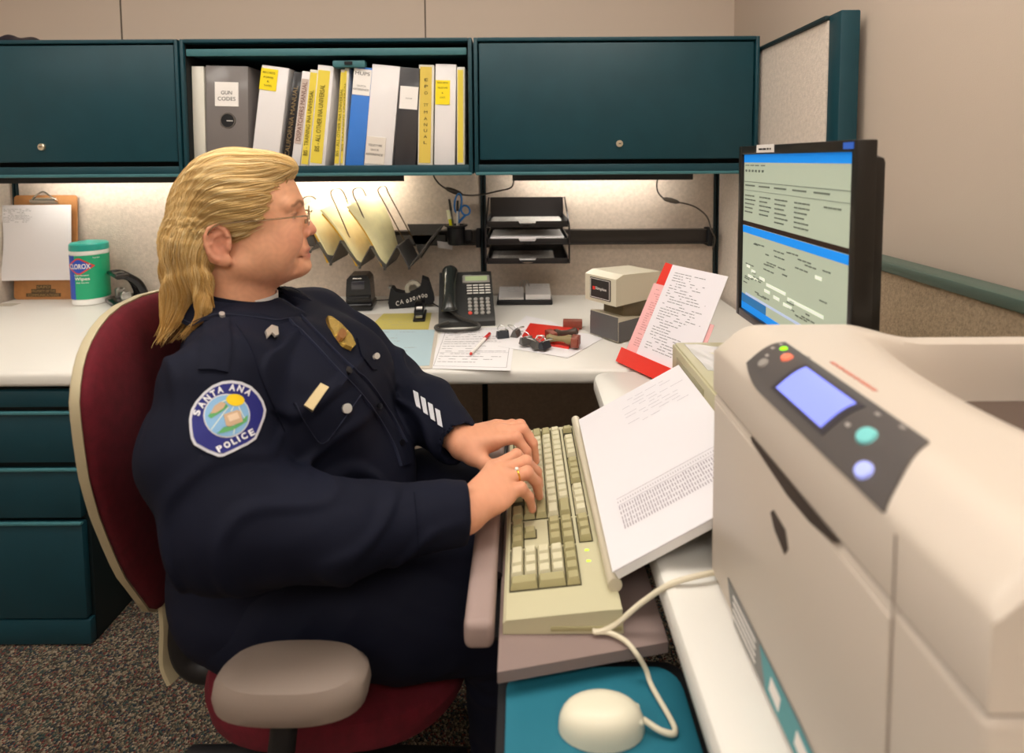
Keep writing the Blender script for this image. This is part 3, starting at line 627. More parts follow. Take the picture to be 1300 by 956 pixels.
# ================================================================== desk calendar
t = thing('desk_calendar', 'black based flip calendar with two white page pads', 'calendar', tuple(at(665, 382, z=ZD)[:2])+(ZD,)); t.location.y = -.105; t.location.x = at(666, 375, y=-.105).x
part('base', MB().box((-.102, -.065, 0), (.102, .06, .016), .003), black, t)
def tilt(x0, x1, z, h): 
    m = MB(); m.box((x0, -.055, 0), (x1, .055, h), .001, 1, Matrix.Translation((0, 0, z)) @ Matrix.Rotation(.16, 4, 'X')); return m
part('page_pad', tilt(-.096, -.003, .026, .008), paperE, t); part('page_pad', tilt(.003, .096, .026, .020), paperE, t)
m = MB()
for x in (-.006, .006): m.tube([(x+.012*math.cos(a)-.0, .03, .045+.026*math.sin(a)) for a in [PI*i/12 for i in range(13)]], .0016, 8)
part('ring', m, steel, t)
m = MB(); scribble(m, (-.09, -.03, .040), X3, (0, 1, .16), .08, .07, 6, .0004, .0012, .8, .3, 2); scribble(m, (.01, -.03, .0515), X3, (0, 1, .16), .08, .07, 7, .0006, .0012, .8, .3, 5); part('printed_lines', m, pencil, t, smooth=0)
# ================================================================== electric stapler, tape dispenser, stapler
t = thing('electric_stapler', 'glossy black upright electric stapler near the back panel', 'stapler', (at(458, 380, y=-.19).x, -.19, ZD), .1)
m = MB()
def rb(z): return [(-.052, -.052, 0), (.052, .05, .022)]
m.box((-.050, -.055, 0), (.050, .05, .028), .008, 3); part('base', m, gl, t)
m = MB(); m.prism([(-.045, .026), (.045, .026), (.043, .075), (.040, .112), (.028, .126), (-.028, .126), (-.040, .112), (-.043, .075)], (0, -.040, 0), X3, Z3, .08, (0, 1, 0)); part('motor_housing', m, gl, t, smooth=20)
part('front_window', MB().box((-.024, -.0425, .075), (.022, -.038, .105), .004), mat('smoke_plastic', '34343a', .1, coat=.5), t)
m = MB(); m.box((-.04, -.05, .040), (.04, -.036, .052), .003); part('paper_guide', m, black, t)
m = MB(); scribble(m, (-.018, -.0408, .113), X3, Z3, .03, .004, 1, .0004, .0022, .95, 0, 2); part('lettering', m, lab, t, smooth=0)
t = thing('tape_dispenser', 'black tape dispenser with white painted letters on its side', 'tape dispenser', (at(523, 385, y=-.17).x, -.17, ZD), -.02)
t.rotation_euler = (0, -.09, .14)
pr = [(-.078, .004), (.072, .004), (.084, .016), (.082, .034), (.070, .092), (.048, .104), (.040, .074), (.018, .058), (-.008, .052), (-.03, .058), (-.050, .066), (-.056, .078), (-.066, .080), (-.080, .03)]
m = MB(); m.prism(pr, (0, -.030, 0), X3, Z3, .055, (0, 1, 0)); part('body', m, blackm, t, smooth=20)
part('tape_roll', MB().lathe([(.030, -.009), (.030, .009), (.016, .009), (.016, -.009)], (.012, -.002, .064), 28, Matrix.Rotation(PI/2, 4, 'X')), mat('clear_tape', 'bdb6a6', .25, alpha=.75), t)
m = MB(); m.box((-.074, -.02, .078), (-.064, .018, .083)); part('cutter', m, steel, t)
# hand painted characters
chars = {'C': [(.9, .85), (.5, 1), (.1, .7), (.05, .3), (.4, 0), (.9, .1)], 'A': [(0, 0), (.45, 1), (.68, .45), (.2, .42), (.68, .45), (.9, 0)], '0': [(.5, 1), (.1, .7), (.1, .3), (.5, 0), (.9, .3), (.9, .7), (.5, 1)],
         '3': [(.1, .95), (.7, .95), (.8, .7), (.35, .52), (.8, .35), (.75, .05), (.1, .05)], '1': [(.4, 1), (.45, 0)], '9': [(.8, .75), (.5, 1), (.15, .75), (.5, .5), (.8, .75), (.7, 0)]}
m = MB(); x = -.052
for i, ch in enumerate('CA 0301900'):
    if ch == ' ': x += .006; continue
    z = .018 + .016*(i/9) + .0018*((i*7) % 3 - 1); hgt = .015 if i < 2 else .012; wd = .011 if i < 2 else .0078
    m.tube(spline([(x+a*wd, -.0312, z+b*hgt) for a, b in chars[ch]], 4) if ch not in 'A1' else [(x+a*wd, -.0312, z+b*hgt) for a, b in chars[ch]], .0010, 6); x += wd+.0042 if ch != '1' else .0075
part('painted_letters', m, mat('white_paint', 'ece6dc', .5), t)
t = thing('hand_stapler', 'small black stapler lying on the yellow sheet', 'stapler', (at(532, 405, z=ZD).x, at(532, 403, z=ZD).y, ZD+.001), .12)
part('base', MB().box((-.020, -.062, 0), (.020, .068, .010), .004), black, t)
m = MB(); m.prism([(-.055, .022), (.06, .018), (.066, .034), (.05, .048), (-.01, .046), (-.055, .034)], (-.016, 0, 0), Y3, Z3, .032, (1, 0, 0)); part('arm', m, gl, t, smooth=25)
part('magazine', MB().box((-.011, -.06, .013), (.011, .06, .022), .002), steel, t)
part('label_plate', MB().box((-.010, -.04, .038), (.010, -.02, .0425), .001, M=Matrix.Identity(4)), lab, t)
cable('thin black wire behind the tape dispenser', None, .0022, world_pts=[Vector(p) for p in [(-.50, -.15, .755), (-.46, -.13, .752), (-.38, -.10, .748), (-.30, -.11, .746), (-.24, -.20, .746), (-.20, -.26, .748)]], name='thin_wire', ma=blackm)
# ================================================================== papers on the desk
mt_ = mat('desk_mat', 'd3cabd', .3, coat=.3)
q = [at(447, 400, z=ZD), at(560, 397, z=ZD), at(549, 468, z=ZD), at(420, 470, z=ZD)]
def flat(name, label, cat, quad, z, ma, th=.001, lines=0, seed=3, frame=False):
    Q = [Vector((p[0], p[1], z)) for p in quad]
    t = thing(name, label, cat, ((Q[0]+Q[2])/2)[:2]+(z,) if 0 else (((Q[0]+Q[2])/2).x, ((Q[0]+Q[2])/2).y, z))
    m = MB(); m.add(Q+[p+Vector((0, 0, th)) for p in Q], [(0, 1, 2, 3), (7, 6, 5, 4)]+[(i, (i+1) % 4, 4+(i+1) % 4, 4+i) for i in range(4)]); part('sheet', m, ma, t, True)
    if lines:
        m = MB(); r = random.Random(seed); zt = Vector((0, 0, th+.0003))
        def B(u, v): return (Q[3]*(1-u)+Q[2]*u)*(1-v)+(Q[0]*(1-u)+Q[1]*u)*v + zt
        for i in range(lines):
            v = .92-.84*i/lines; u = .08; e = r.uniform(.4, .92)
            while u < e:
                l = r.uniform(.02, .09); 
                if r.random() < .8: u2 = min(u+l, e); m.add([B(u, v), B(u2, v), B(u2, v+.010), B(u, v+.010)], [(0, 1, 2, 3)])
                u += l+.012
        if frame:
            for (a, b, c, d) in ((.05, .05, .95, .055), (.05, .945, .95, .95), (.05, .05, .055, .95), (.945, .05, .95, .95), (.05, .6, .95, .604), (.05, .35, .95, .354)): m.add([B(a, b), B(c, b), B(c, d), B(a, d)], [(0, 1, 2, 3)])
        part('printed_lines', m, pencil, t, True, smooth=0)
    return t
flat('desk_mat', 'clear edged beige desk mat under the blue and yellow sheets', 'desk mat', q, ZD, mt_, .0015)
flat('paper_sheet', 'dull yellow sheet under the small black stapler', 'paper', [at(487, 399, z=ZD), at(548, 398, z=ZD), at(544, 419, z=ZD), at(466, 419, z=ZD)], ZD+.0017, mat('old_yellow_paper', 'b5a858', .7), .0006, 5)
flat('paper_sheet', 'pale blue sheet on the desk mat beside the officer', 'paper', [at(466, 419.5, z=ZD), at(552, 419.5, z=ZD), at(545, 465, z=ZD), at(425, 468, z=ZD)], ZD+.0017, mat('pale_blue_paper', 'a9c0c9', .7), .0006, 9, 5)
flat('paper_form', 'white printed form with the red pen lying on it', 'paper', [at(562, 418, z=ZD), at(655, 415, z=ZD), at(648, 471, z=ZD), at(544, 468, z=ZD)], ZD, paper, .0008, 14, 8, True)
a = at(598, 449, z=ZD+.007); b = at(621, 424, z=ZD+.007)
stick('pen', 'white pen with red ends lying on the printed form', 'pen', a, b, .0045, lab, tip=.01, tipm=mat('pen_red', 'cf2a25', .4), cap=.045, capm=MATS['pen_red'])
flat('paper_sheet', 'upper white sheet spread under the rubber stamps', 'paper', [at(668, 401, z=ZD), at(700, 408, z=ZD), at(745, 432, z=ZD), at(640, 425, z=ZD)], ZD, paper, .0006)
flat('paper_sheet', 'white sheet with a corner pointing to the front under the stamps', 'paper', [at(655, 410, z=ZD), at(769, 428, z=ZD), at(721, 455, z=ZD), at(632, 440, z=ZD)], ZD+.0008, paper, .0006)
rp = mat('red_plastic', 'e03428', .3, coat=.3)
t = thing('red_folder', 'bright red plastic folder piled with stamps and clips', 'folder', (at(690, 428, z=ZD).x, at(690, 428, z=ZD).y, ZD+.0016))
m = MB(); Q = [at(673, 413, z=ZD), at(735, 420, z=ZD), at(722, 444, z=ZD), at(660, 434, z=ZD)]; Q = [Vector((p.x, p.y, ZD+.0016)) for p in Q]
m.add(Q+[p+Vector((0, 0, .006)) for p in Q], [(0, 1, 2, 3), (7, 6, 5, 4)]+[(i, (i+1) % 4, 4+(i+1) % 4, 4+i) for i in range(4)]); part('cover', m, rp, t, True)
wood = mat('stamp_wood', '8a4a3a', .5, var=.15, vscale=40)
t = thing('stamp_block', 'reddish wooden stamp block standing beyond the red folder', 'rubber stamp', (at(727, 417, z=ZD).x, at(727, 417, z=ZD).y, ZD+.0016), -.1)
part('block', MB().box((-.030, -.014, .003), (.030, .014, .026), .002), wood, t); part('rubber', MB().box((-.029, -.013, 0), (.029, .013, .003)), mat('rubber_pink', '7d3326', .6), t)
def stamp(label, u, v, rz, col):
    p = at(u, v, z=ZD+.02); t = thing('rubber_stamp', label, 'rubber stamp', (p.x, p.y, ZD+.0082), rz)
    m = MB(); M_ = Matrix.Translation((0, 0, .016)) @ Matrix.Rotation(PI/2, 4, 'Y'); m.lathe([(.013, -.040), (.014, -.030), (.009, -.018), (.0075, .0), (.010, .016), (.013, .024), (.009, .032)], n=20, M=M_); part('handle', m, col, t)
    part('mount', MB().box((-.058, -.022, 0), (-.040, .022, .026), .002), wood, t); part('rubber', MB().box((-.062, -.021, .001), (-.058, .021, .025)), mat('rubber_pink', '7d3326'), t)
stamp('brown handled rubber stamp lying on the red folder', 708, 432, 2.9, mat('olive_wood', '8a7a52', .4))
stamp('dark knobbed rubber stamp at the right end of the red folder', 720, 424, .35, mat('dark_knob', '4a3a30', .3))
t = thing('rubber_stamp', 'round black stamp knob at the front right of the red folder', 'rubber stamp', (at(727, 436, z=ZD+.01).x, at(727, 436, z=ZD+.01).y, ZD+.0082))
m = MB(); m.lathe([(.012, 0), (.013, .008), (.011, .02), (.006, .024)], n=22); part('knob', m, black, t); part('ink_face', MB().lathe([(.010, -.001), (.010, 0.0)], n=20), blackm, t)
def bulldog(label, u, v, rz, col):
    p = at(u, v, z=ZD+.01); t = thing('bulldog_clip', label, 'clip', (p.x, p.y, ZD+.0085 if u > 655 else ZD+.002), rz, None)
    part('spring', MB().prism([(-.012, 0), (.012, 0), (.003, .020), (-.003, .020)], (-.018, 0, 0), Y3, Z3, .036, (1, 0, 0)), col, t)
    for s in (-1, 1):
        part('lever', MB().tube(spline([(-.010, s*.002, .018), (-.012, s*.012, .026), (0, s*.026, .030), (.012, s*.012, .026), (.010, s*.002, .018)], 5), .0013, 6), steel, t)
cg = mat('clip_grey', '6a6866', .35, metal=.6)
bulldog('dark clip leftmost beside the red folder', 638, 425, .3, mat('clip_dark', '2c3038', .4)); bulldog('steel clip between the leftmost clip and the red folder', 655, 423, 1.2, cg)
bulldog('steel clip at the front left of the red folder', 668, 436, .5, cg); bulldog('steel clip in front of the red folder', 680, 440, 1.9, cg); bulldog('dark clip at the front edge of the red folder', 691, 441, .9, MATS['clip_dark'])
# ================================================================== time stamp machine
t = thing('time_stamp_machine', 'beige time stamp machine with a black logo plate', 'time clock', (at(790, 425, z=ZD).x+.065, -.50, ZD), math.radians(-52))
t.location = (.365, -.515, ZD); beige = mat('putty_enamel', 'cfc8b2', .35, coat=.1); tsd = mat('ts_dark', '5e5c5c', .5, bump=.2, bscale=500)
m = MB(); m.prism([(0, .004), (.15, .004), (.15, .052), (.0, .078)], (-.056, -.078, 0), Y3, Z3, .112, (1, 0, 0)); part('base', m, beige, t, smooth=20)
part('base_front', MB().box((-.055, -.0805, .006), (.055, -.0775, .076), .001), tsd, t); part('base_side', MB().box((.0555, -.078, .004), (.0585, .07, .062), .001), tsd, t); part('base_side', MB().box((-.0585, -.078, .004), (-.0555, .07, .062), .001), tsd, t)
part('neck', MB().box((-.04, -.04, .05), (.04, .08, .12), .004), mat('ts_neck', '6b6048', .5), t)
m = MB(); m.prism([(-.095, .112), (.10, .112), (.10, .190), (-.065, .200), (-.095, .190)], (-.062, 0, 0), Y3, Z3, .124, (1, 0, 0)); hd = part('head', m, beige, t, smooth=20)
pl_ = part('logo_plate', MB().box((-.040, -.0975, .122), (.042, -.0948, .184), .002), mat('logo_black', '2a2422', .4), t)
m = MB()
for a, b in (((-.037, .125), (.039, .1262)), ((-.037, .180), (.039, .1812)), ((-.037, .125), (-.0358, .1812)), ((.0378, .125), (.039, .1812))): m.box((a[0], -.0982, a[1]), (b[0], -.0974, b[1]))
text(m, 'Simplex', (.006, -.0978, .153), X3, Z3, .011, .044, bold=.01); part('logo_lettering', m, lab, pl_, smooth=0)
part('logo_mark', MB().box((-.028, -.0984, .148), (-.018, -.0974, .158), .001), rp, pl_)
m = MB()
for x in (-.045, .045):
    for y in (-.065, .06): m.cyl((x, y, 0), (x, y, .005), .006, 10)
part('rubber_feet', m, blackm, t)
# ================================================================== red document holder with pages
B0 = Vector((.325, -.763, .742)); T0 = at(845, 333, y=-.69); d1 = Vector((.5, -.866, 0)).normalized(); up = (T0-B0); d1 = (d1-up*d1.dot(up)/up.length_squared).normalized(); up_n = up.normalized()
nn = d1.cross(up_n).normalized()
if nn.y > 0: nn = -nn
Hh = up.length
t = thing('document_holder', 'red clipboard holder standing on the worktop with a bright red foot', 'document holder', B0)
m = MB(); m.prism([(-.012, 0), (.19, 0), (.17, Hh*.95), (.0, Hh*1.0)], B0, d1, up_n, .003, -nn); part('back_plate', m, rp, t, True)
m = MB(); m.prism([(-.014, -.004), (.22, -.004), (.22, .035), (-.014, .035)], B0+nn*.016, d1, up_n, .018, -nn); part('foot', m, rp, t, True)
# easel leg behind
m = MB(); k = B0+d1*.1+up_n*Hh*.6; m.tube([k-nn*.004, Vector((k.x, k.y, .745))-Vector((nn.x, nn.y, 0))*.10], .004, 8); part('easel_leg', m, steel, t, True)
def page(label, u0, u1, v0, v1, off, ma, sh_=0, lines=0, seed=1, lm=None):
    o = B0 + nn*off; t = thing('paper_sheet', label, 'paper', o)
    m = MB(); m.prism([(u0, v0), (u1, v0), (u1, v1), (u0, v1)], o, d1, up_n, .0012, -nn); part('sheet', m, ma, t, True)
    if lines:
        m = MB(); 
        k = MB(); scribble(k, (0, 0, 0), X3, Y3, (u1-u0)*.8, (v1-v0)*.78, lines, 0, .0018, .75, .6, seed)
        m.add([o + nn*.0006 + d1*(u0+(u1-u0)*.1+p[0]) + up_n*(v0+(v1-v0)*.16+p[1]) for p in k.v], k.f); part('printed_lines', m, lm or pencil, t, True, smooth=0)
pk = mat('pink_paper', 'eeb4b4', .7)
page('pink carbon copy sheet on the red holder behind the white page', -.006, .16, .018, .225, .0045, pk, lines=26, seed=4, lm=mat('pink_print', 'c88888', .7))
page('narrow pink slip showing past the right edge of the white page', .12, .222, .045, .165, .0030, pk)
page('white printed page clipped on the red holder', .034, .212, .012, Hh*.985, .0065, mat('white_page', 'e9e4ea', .7), lines=30, seed=12)
# ================================================================== desktop computer and monitor
put = mat('computer_putty', 'bdb695', .4, bump=.05, bscale=400)
t = thing('desktop_computer', 'putty colored desktop computer case lying under the monitor', 'computer', (.58, -1.24, ZD))
cxx0, cxx1, cy0, cy1, cz1 = .388, .80, -1.475, -1.005, .878
part('case', MB().box((cxx0, cy0, ZD+.006), (cxx1, cy1, cz1), .006), put, t, True)
m = MB(); m.box((cxx0-.004, cy0+.002, ZD+.008), (cxx0+.001, cy1-.002, cz1-.004), .002); part('front_bezel', m, put, t, True)
part('drive_bay', MB().box((cxx0-.006, cy1-.21, .82), (cxx0-.003, cy1-.04, .86), .001), mat('putty_dark', '9c9678', .4), t, True)
part('power_button', MB().cyl((cxx0-.008, cy0+.06, .80), (cxx0-.003, cy0+.06, .80), .008, 16), lab, t, True)
m = MB()
for x in (.42, .77):
    for y in (-1.44, -1.04): m.cyl((x, y, ZD), (x, y, ZD+.007), .012, 12)
part('rubber_feet', m, blackm, t, True)
m = MB(); m.grid(lambda u, v: (.405+.072*u, -1.17+.15*v-.02*u, cz1+.0012+.0015*math.sin(9*u+4*v)*math.sin(7*v)), 10, 10, .0006)
solo('plastic_sleeve', m, mat('clear_sleeve', 'e0dcd8', .08, coat=.8), 'crinkled clear plastic sleeve lying on the computer case', 'sleeve')
XM = .492; my0, my1, mz0, mz1 = -1.468, -1.076, .960, 1.294
t = thing('monitor', 'black flat screen monitor showing two blue windows', 'monitor', (.58, -1.27, cz1+.001))
bz_ = mat('bezel_black', '1b1713', .35)
m = MB(); bw = .014
m.box((XM, my0, mz0), (XM+.026, my0+bw, mz1), .002); m.box((XM, my1-bw, mz0), (XM+.03, my1, mz1), .002); m.box((XM, my0+bw, mz1-bw-.002), (XM+.03, my1-bw, mz1), .002); m.box((XM, my0+bw, mz0), (XM+.03, my1-bw, mz0+bw+.002), .002)
part('bezel', m, bz_, t, True)
part('back_shell', MB().box((XM+.012, my0+.022, mz0+.02), (XM+.055, my1-.022, mz1-.02), .01), bz_, t, True)
def em(name, col, s): return mat(name, col, .6, emit=s, spec=.1)
scr = part('screen', MB().box((XM+.006, my0+bw-.002, mz0+bw), (XM+.010, my1-bw+.002, mz1-bw)), em('screen_face', 'a9b3a0', .42), t, True)
SY = my1-bw; SW = (my1-bw)-(my0+bw); SZ = mz1-bw-.002; SH = (mz1-mz0)-2*bw-.004
def sbox(u0, u1, v0, v1, h=.0004):   # u from the screen's left (far) edge to right (near), v from the top down, 0..1
    return MB().box((XM+.006-h, SY-u1*SW, SZ-v1*SH), (XM+.006, SY-u0*SW, SZ-v0*SH))
bl = em('window_blue', '1f83dd', .6)
part('title_bar', sbox(0, 1, 0, .05), bl, scr, True); part('title_bar', sbox(0, 1, .455, .50), bl, scr, True)
part('window_gap', sbox(0, 1, .425, .452), em('gap_brown', '3a2c26', .05), scr, True)
part('task_bar', sbox(0, 1, .955, 1), bl, scr, True); part('desktop_strip', sbox(0, .30, .90, .955), em('desktop_blue', '2f6fa8', .4), scr, True)
part('status_bar', sbox(.05, .99, .885, .90), em('bar_pale', 'aebbd8', .5), scr, True)
sg = em('screen_grey', '6c7468', .2); k = MB(); r = random.Random(5)
def sl(u0, u1, v, h=.004): 
    q = sbox(u0, u1, v, v+h, .0007); k.add(q.v, q.f)
for u in (.02, .08, .14, .21): sl(u, u+.045, .065, .006)
for i in range(6): sl(.02+.04*i, .04+.04*i, .095, .014)
sl(0, 1, .17, .003); sl(0, 1, .225, .002)
for u in (.02, .19, .36, .54, .72): sl(u, u+.12, .19, .009)
for row in range(6):
    for c_, u in enumerate((.02, .20, .37, .56, .80)):
        if (c_ == 4 and row > 0) or (row == 5 and c_ in (0, 1)): continue
        v = .255+.026*row; w = r.uniform(.09, .14)
        for q in range(4): sl(u+w*q/4, u+w*(q+.8)/4, v, .008)
for i in range(34):
    u = r.uniform(.02, .85); v = r.uniform(.53, .86); w = r.uniform(.03, .12)
    for q in range(3): sl(u+w*q/3, u+w*(q+.75)/3, v, .007)
part('screen_text', k, sg, scr, True, smooth=0)
k = MB()
for u, v, w in ((.06, .70, .04), (.12, .72, .05), (.22, .74, .06), (.30, .76, .20), (.52, .78, .3), (.28, .80, .06), (.38, .81, .06), (.48, .82, .08), (.08, .76, .12), (.75, .60, .05)): sl(u, u+w, v, .018)
part('entry_fields', k, em('field_pale', 'd6dccc', .6), scr, True, smooth=0)
part('screen_label', MB().box((XM-.0008, my1-.155, mz1-.013), (XM, my1-.085, mz1+.001)), lab, t, True, label='white paper label on the top bezel')
m = MB(); scribble(m, (XM-.0008, my1-.095, mz1-.010), (0, -1, 0), Z3, .05, .006, 1, .0004, .003, .95, 0, 2); part('label_lettering', m, ink, t, True, smooth=0)
m = MB(); m.box((XM-.0006, my0+.008, mz1-.012), (XM, my0+.032, mz1-.003)); part('badge_sticker', m, em('sticker_blue', '3d6bd0', .1), t, True, smooth=0)
part('stand_neck', MB().box((.535, -1.30, .90), (.57, -1.24, 1.10), .006), bz_, t, True)
m = MB(); m.lathe([(.115, 0), (.12, .004), (.115, .014), (.05, .022), (.03, .03)], (.60, -1.27, cz1+.001), 36); part('stand_base', m, bz_, t, True)
# ================================================================== laser printer
pw = mat('printer_cream', 'cdc1b4', .42, bump=.04, bscale=500); pg_ = mat('printer_shade', 'b8aea6', .5); pd = mat('printer_panel', '55504f', .35, coat=.2)
PX0, PX1, PY0, PY1 = .300, .745, -1.915, -1.503
t = thing('laser_printer', 'large cream laser printer with a lit blue display in the foreground', 'printer', (.52, -1.71, ZD))
def sst(a, b, x): x = max(0, min(1, (x-a)/(b-a))); return x*x*(3-2*x)
def ph_(x, y):
    h = 1.036 + .031*math.sin(PI/2*sst(PX0-.004, PX0+.062, x)**.8) - .017*sst(.45, .54, x)
    d = .085*sst(.405+.04*((y+1.70)/.16)**2, .60, x)*(sst(PY0+.075, PY0+.095, y)*(1-sst(PY1-.05, PY1-.032, y)))*(1-sst(.69, .70, x))
    h -= d
    e = min(x-PX0+.002, PX1-x+.002, y-PY0+.002, PY1-y+.002); r = .012
    if e < r: h -= r - math.sqrt(max(0, r*r-(r-e)**2))
    return h
m = MB(); nx, ny = 110, 100
xs = [PX0+(PX1-PX0)*i/nx for i in range(nx+1)]; ys = [PY0+(PY1-PY0)*j/ny for j in range(ny+1)]
V = [(x, y, ph_(x, y)) for x in xs for y in ys]; I = lambda i, j: i*(ny+1)+j
Fc = [(I(i, j), I(i+1, j), I(i+1, j+1), I(i, j+1)) for i in range(nx) for j in range(ny)]
rim = [I(i, 0) for i in range(nx)]+[I(nx, j) for j in range(ny)]+[I(i, ny) for i in range(nx, 0, -1)]+[I(0, j) for j in range(ny, 0, -1)]
b0 = len(V); V += [(V[k][0], V[k][1], .983) for k in rim]; R_ = len(rim)
Fc += [(rim[q], rim[(q+1) % R_], b0+(q+1) % R_, b0+q) for q in range(R_)]; Fc.append(tuple(b0+q for q in range(R_)))
m.add(V, Fc); part('top_cover', m, pw, t, True, smooth=50)
part('seam', MB().box((PX0+.0035, PY0+.0035, .976), (PX1-.0035, PY1-.0035, .985)), mat('seam_brown', '5a4a40', .7), t, True)
m = MB(); m.box((PX0, PY0, ZD+.006), (PX1, PY1, .979), .006, 3); part('body', m, pw, t, True)
m = MB(); m.box((PX0-.0015, PY0+.074, ZD+.03), (PX0+.001, PY1-.008, .972), .0012); fd = part('front_door', m, pw, t, True)
def yz(poly, x, th): return MB().prism([(p[0], p[1]) for p in poly], (x, 0, 0), Y3, Z3, th, (-1, 0, 0))
part('finger_recess', yz([(-1.625, .9775), (-1.66, .973), (-1.70, .968), (-1.74, .969), (-1.775, .976), (-1.78, .981), (-1.62, .981)], PX0+.0005, .0022), mat('recess_dark', '3f342e', .6), t, True)
part('latch_slot', yz([(-1.671, .932), (-1.676, .938), (-1.70, .935), (-1.706, .921), (-1.70, .912), (-1.68, .921)], PX0-.0012, .0012), MATS['recess_dark'], fd, True)
st = part('front_sticker', yz([(-1.567, .786), (-1.73, .786), (-1.80, .780), (-1.80, .748), (-1.59, .748), (-1.575, .765)], PX0-.0012, .0012), mat('sticker_grey', '6c6c6a', .4), t, True)
part('sticker_teal', yz([(-1.655, .784), (-1.73, .784), (-1.798, .779), (-1.798, .750), (-1.67, .750)], PX0-.0024, .0004), mat('sticker_teal', '2f8f98', .4), st, True)
m = MB()
for k in range(4): z = .779-.0075*k; q = yz([(-1.585, z), (-1.645, z), (-1.645, z-.0025), (-1.585, z-.0025)], PX0-.0024, .0004); m.add(q.v, q.f)
for y in (-1.69, -1.74): q = yz([(y+.012, .760), (y-.008, .757), (y-.012, .774), (y+.008, .776)], PX0-.0030, .0004); m.add(q.v, q.f)
part('sticker_print', m, lab, st, True, smooth=0)
# control panel, laid on the sloping front of the top cover
def onp(a, b, h=0):      # a: 0 at the far end .. 1 at the near end ; b: 0 front .. 1 back
    y = -1.582-.232*a; x = PX0+.0006+.0515*b; z = ph_(x, y)
    e = .003; nz = Vector((-(ph_(x+e, y)-ph_(x-e, y))/(2*e), -(ph_(x, y+e)-ph_(x, y-e))/(2*e), 1)).normalized()
    return Vector((x, y, z)) + nz*h
def pan(F, h0, h1, nu=16, nv=8):
    m = MB(); V = []; 
    for h in (h0, h1):
        for i in range(nu+1):
            for j in range(nv+1): a, b = F(i/nu, j/nv); V.append(onp(a, b, h))
    k = (nu+1)*(nv+1); J = lambda i, j: i*(nv+1)+j
    Fc = [(J(i, j), J(i+1, j), J(i+1, j+1), J(i, j+1)) for i in range(nu) for j in range(nv)]
    Fc += [tuple(reversed([q+k for q in f])) for f in Fc]
    rim = [J(i, 0) for i in range(nu)]+[J(nu, j) for j in range(nv)]+[J(i, nv) for i in range(nu, 0, -1)]+[J(0, j) for j in range(nv, 0, -1)]
    Fc += [(rim[q], rim[(q+1) % len(rim)], rim[(q+1) % len(rim)]+k, rim[q]+k) for q in range(len(rim))]
    return m.add(V, Fc)
def pshape(u, v):        # curved outline of the panel
    a = u; lo = .0 + .22*max(0, .30-u)/.30 * (1-math.sqrt(max(0, 1-((.30-u)/.30)**2)) if u < .30 else 0) ; lo = .16*(max(0, .22-u)/.22)**2 + .015
    hi = .97; near = 1-.06*math.sin(PI*v)*u if 0 else 1-.09*(1-v)**0*0
    return (a*(1 - .0) - .07*u*(v-.5)*2*.9 - .05*(1-u)*(v)*0, lo+(hi-lo)*v)
cp = part('control_panel', pan(pshape, -.001, .0022, 30, 10), pd, t, True)
def prect(a0, a1, b0, b1): return lambda u, v: (a0+(a1-a0)*u, b0+(b1-b0)*v)
part('display_frame', pan(prect(.28, .69, .14, .78), .0018, .0030), mat('display_frame', '3d3a40', .3), cp, True)
part('display', pan(prect(.31, .66, .19, .73), .0025, .0036), mat('lcd_blue', '7c88f5', .4, emit=.75), cp, True, label='lit pale blue display')
def disc(a, b, r, h, n=20):
    m = MB(); c = onp(a, b, 0); ex = (onp(a, b+.05)-onp(a, b-.05)).normalized(); ey = (onp(a+.02, b)-onp(a-.02, b)).normalized(); nz = ex.cross(ey); nz = nz if nz.z > 0 else -nz
    V = [c+nz*.0015+(ex*math.cos(q)+ey*math.sin(q))*r for q in [2*PI*i/n for i in range(n)]]+[c+nz*h+(ex*math.cos(q)+ey*math.sin(q))*r*.85 for q in [2*PI*i/n for i in range(n)]]+[c+nz*(h+.0006)]
    return m.add(V, [(i, (i+1) % n, n+(i+1) % n, n+i) for i in range(n)]+[(n+i, n+(i+1) % n, 2*n) for i in range(n)])
part('pause_button', disc(.17, .66, .0065, .004), mat('btn_red', 'f07a5e', .4, emit=.35), cp, True, label='orange red button')
part('menu_button', disc(.10, .34, .0065, .004), mat('btn_grey', '98928c', .4), cp, True, label='grey button')
part('ready_light', disc(.08, .78, .0045, .003), mat('led_green', '8be012', .4, emit=1.2), cp, True, label='lit green lamp')
part('select_button', disc(.82, .46, .0085, .0042), mat('btn_teal', '77c3c2', .35, emit=.15), cp, True, label='pale teal oval button')
part('info_button', disc(.92, .16, .0075, .0042), mat('btn_blue', 'a3adf5', .35, emit=.5), cp, True, label='pale blue round button')
m = MB()
for a, b, w in ((.03, .62, .006), (.06, .45, .007), (.13, .66, .004), (.20, .96, .004), (.02, .80, .005), (.72, .40, .004), (.74, .78, .004), (.84, .85, .005)):
    q = pan(prect(a, a+.02, b, b+.05), .0022, .0028, 2, 2); m.add(q.v, q.f)
part('panel_symbols', m, mat('symbol_grey', 'a9a39d', .5), cp, True, smooth=0)
m = MB()
for i, (a0, a1) in enumerate(((.25, .29), (.30, .335), (.345, .41), (.42, .44), (.45, .52), (.53, .55))): q = pan(prect(a0, a1, 1.30, 1.37), .0002, .0008, 2, 2); m.add(q.v, q.f)
part('model_lettering', m, mat('model_red', 'cc7a68', .5), t, True, smooth=0)
m = MB(); m.box((.665, PY0+.10, 1.0), (.70, PY1-.06, 1.028), .002); part('output_slot', m, blackm, t, True)
m = MB()
for k in range(14): m.box((.37+.022*k, PY0-.001, .80), (.378+.022*k, PY0+.004, .93))
part('side_vent', m, mat('vent_dark', '4b4438', .7), t, True)
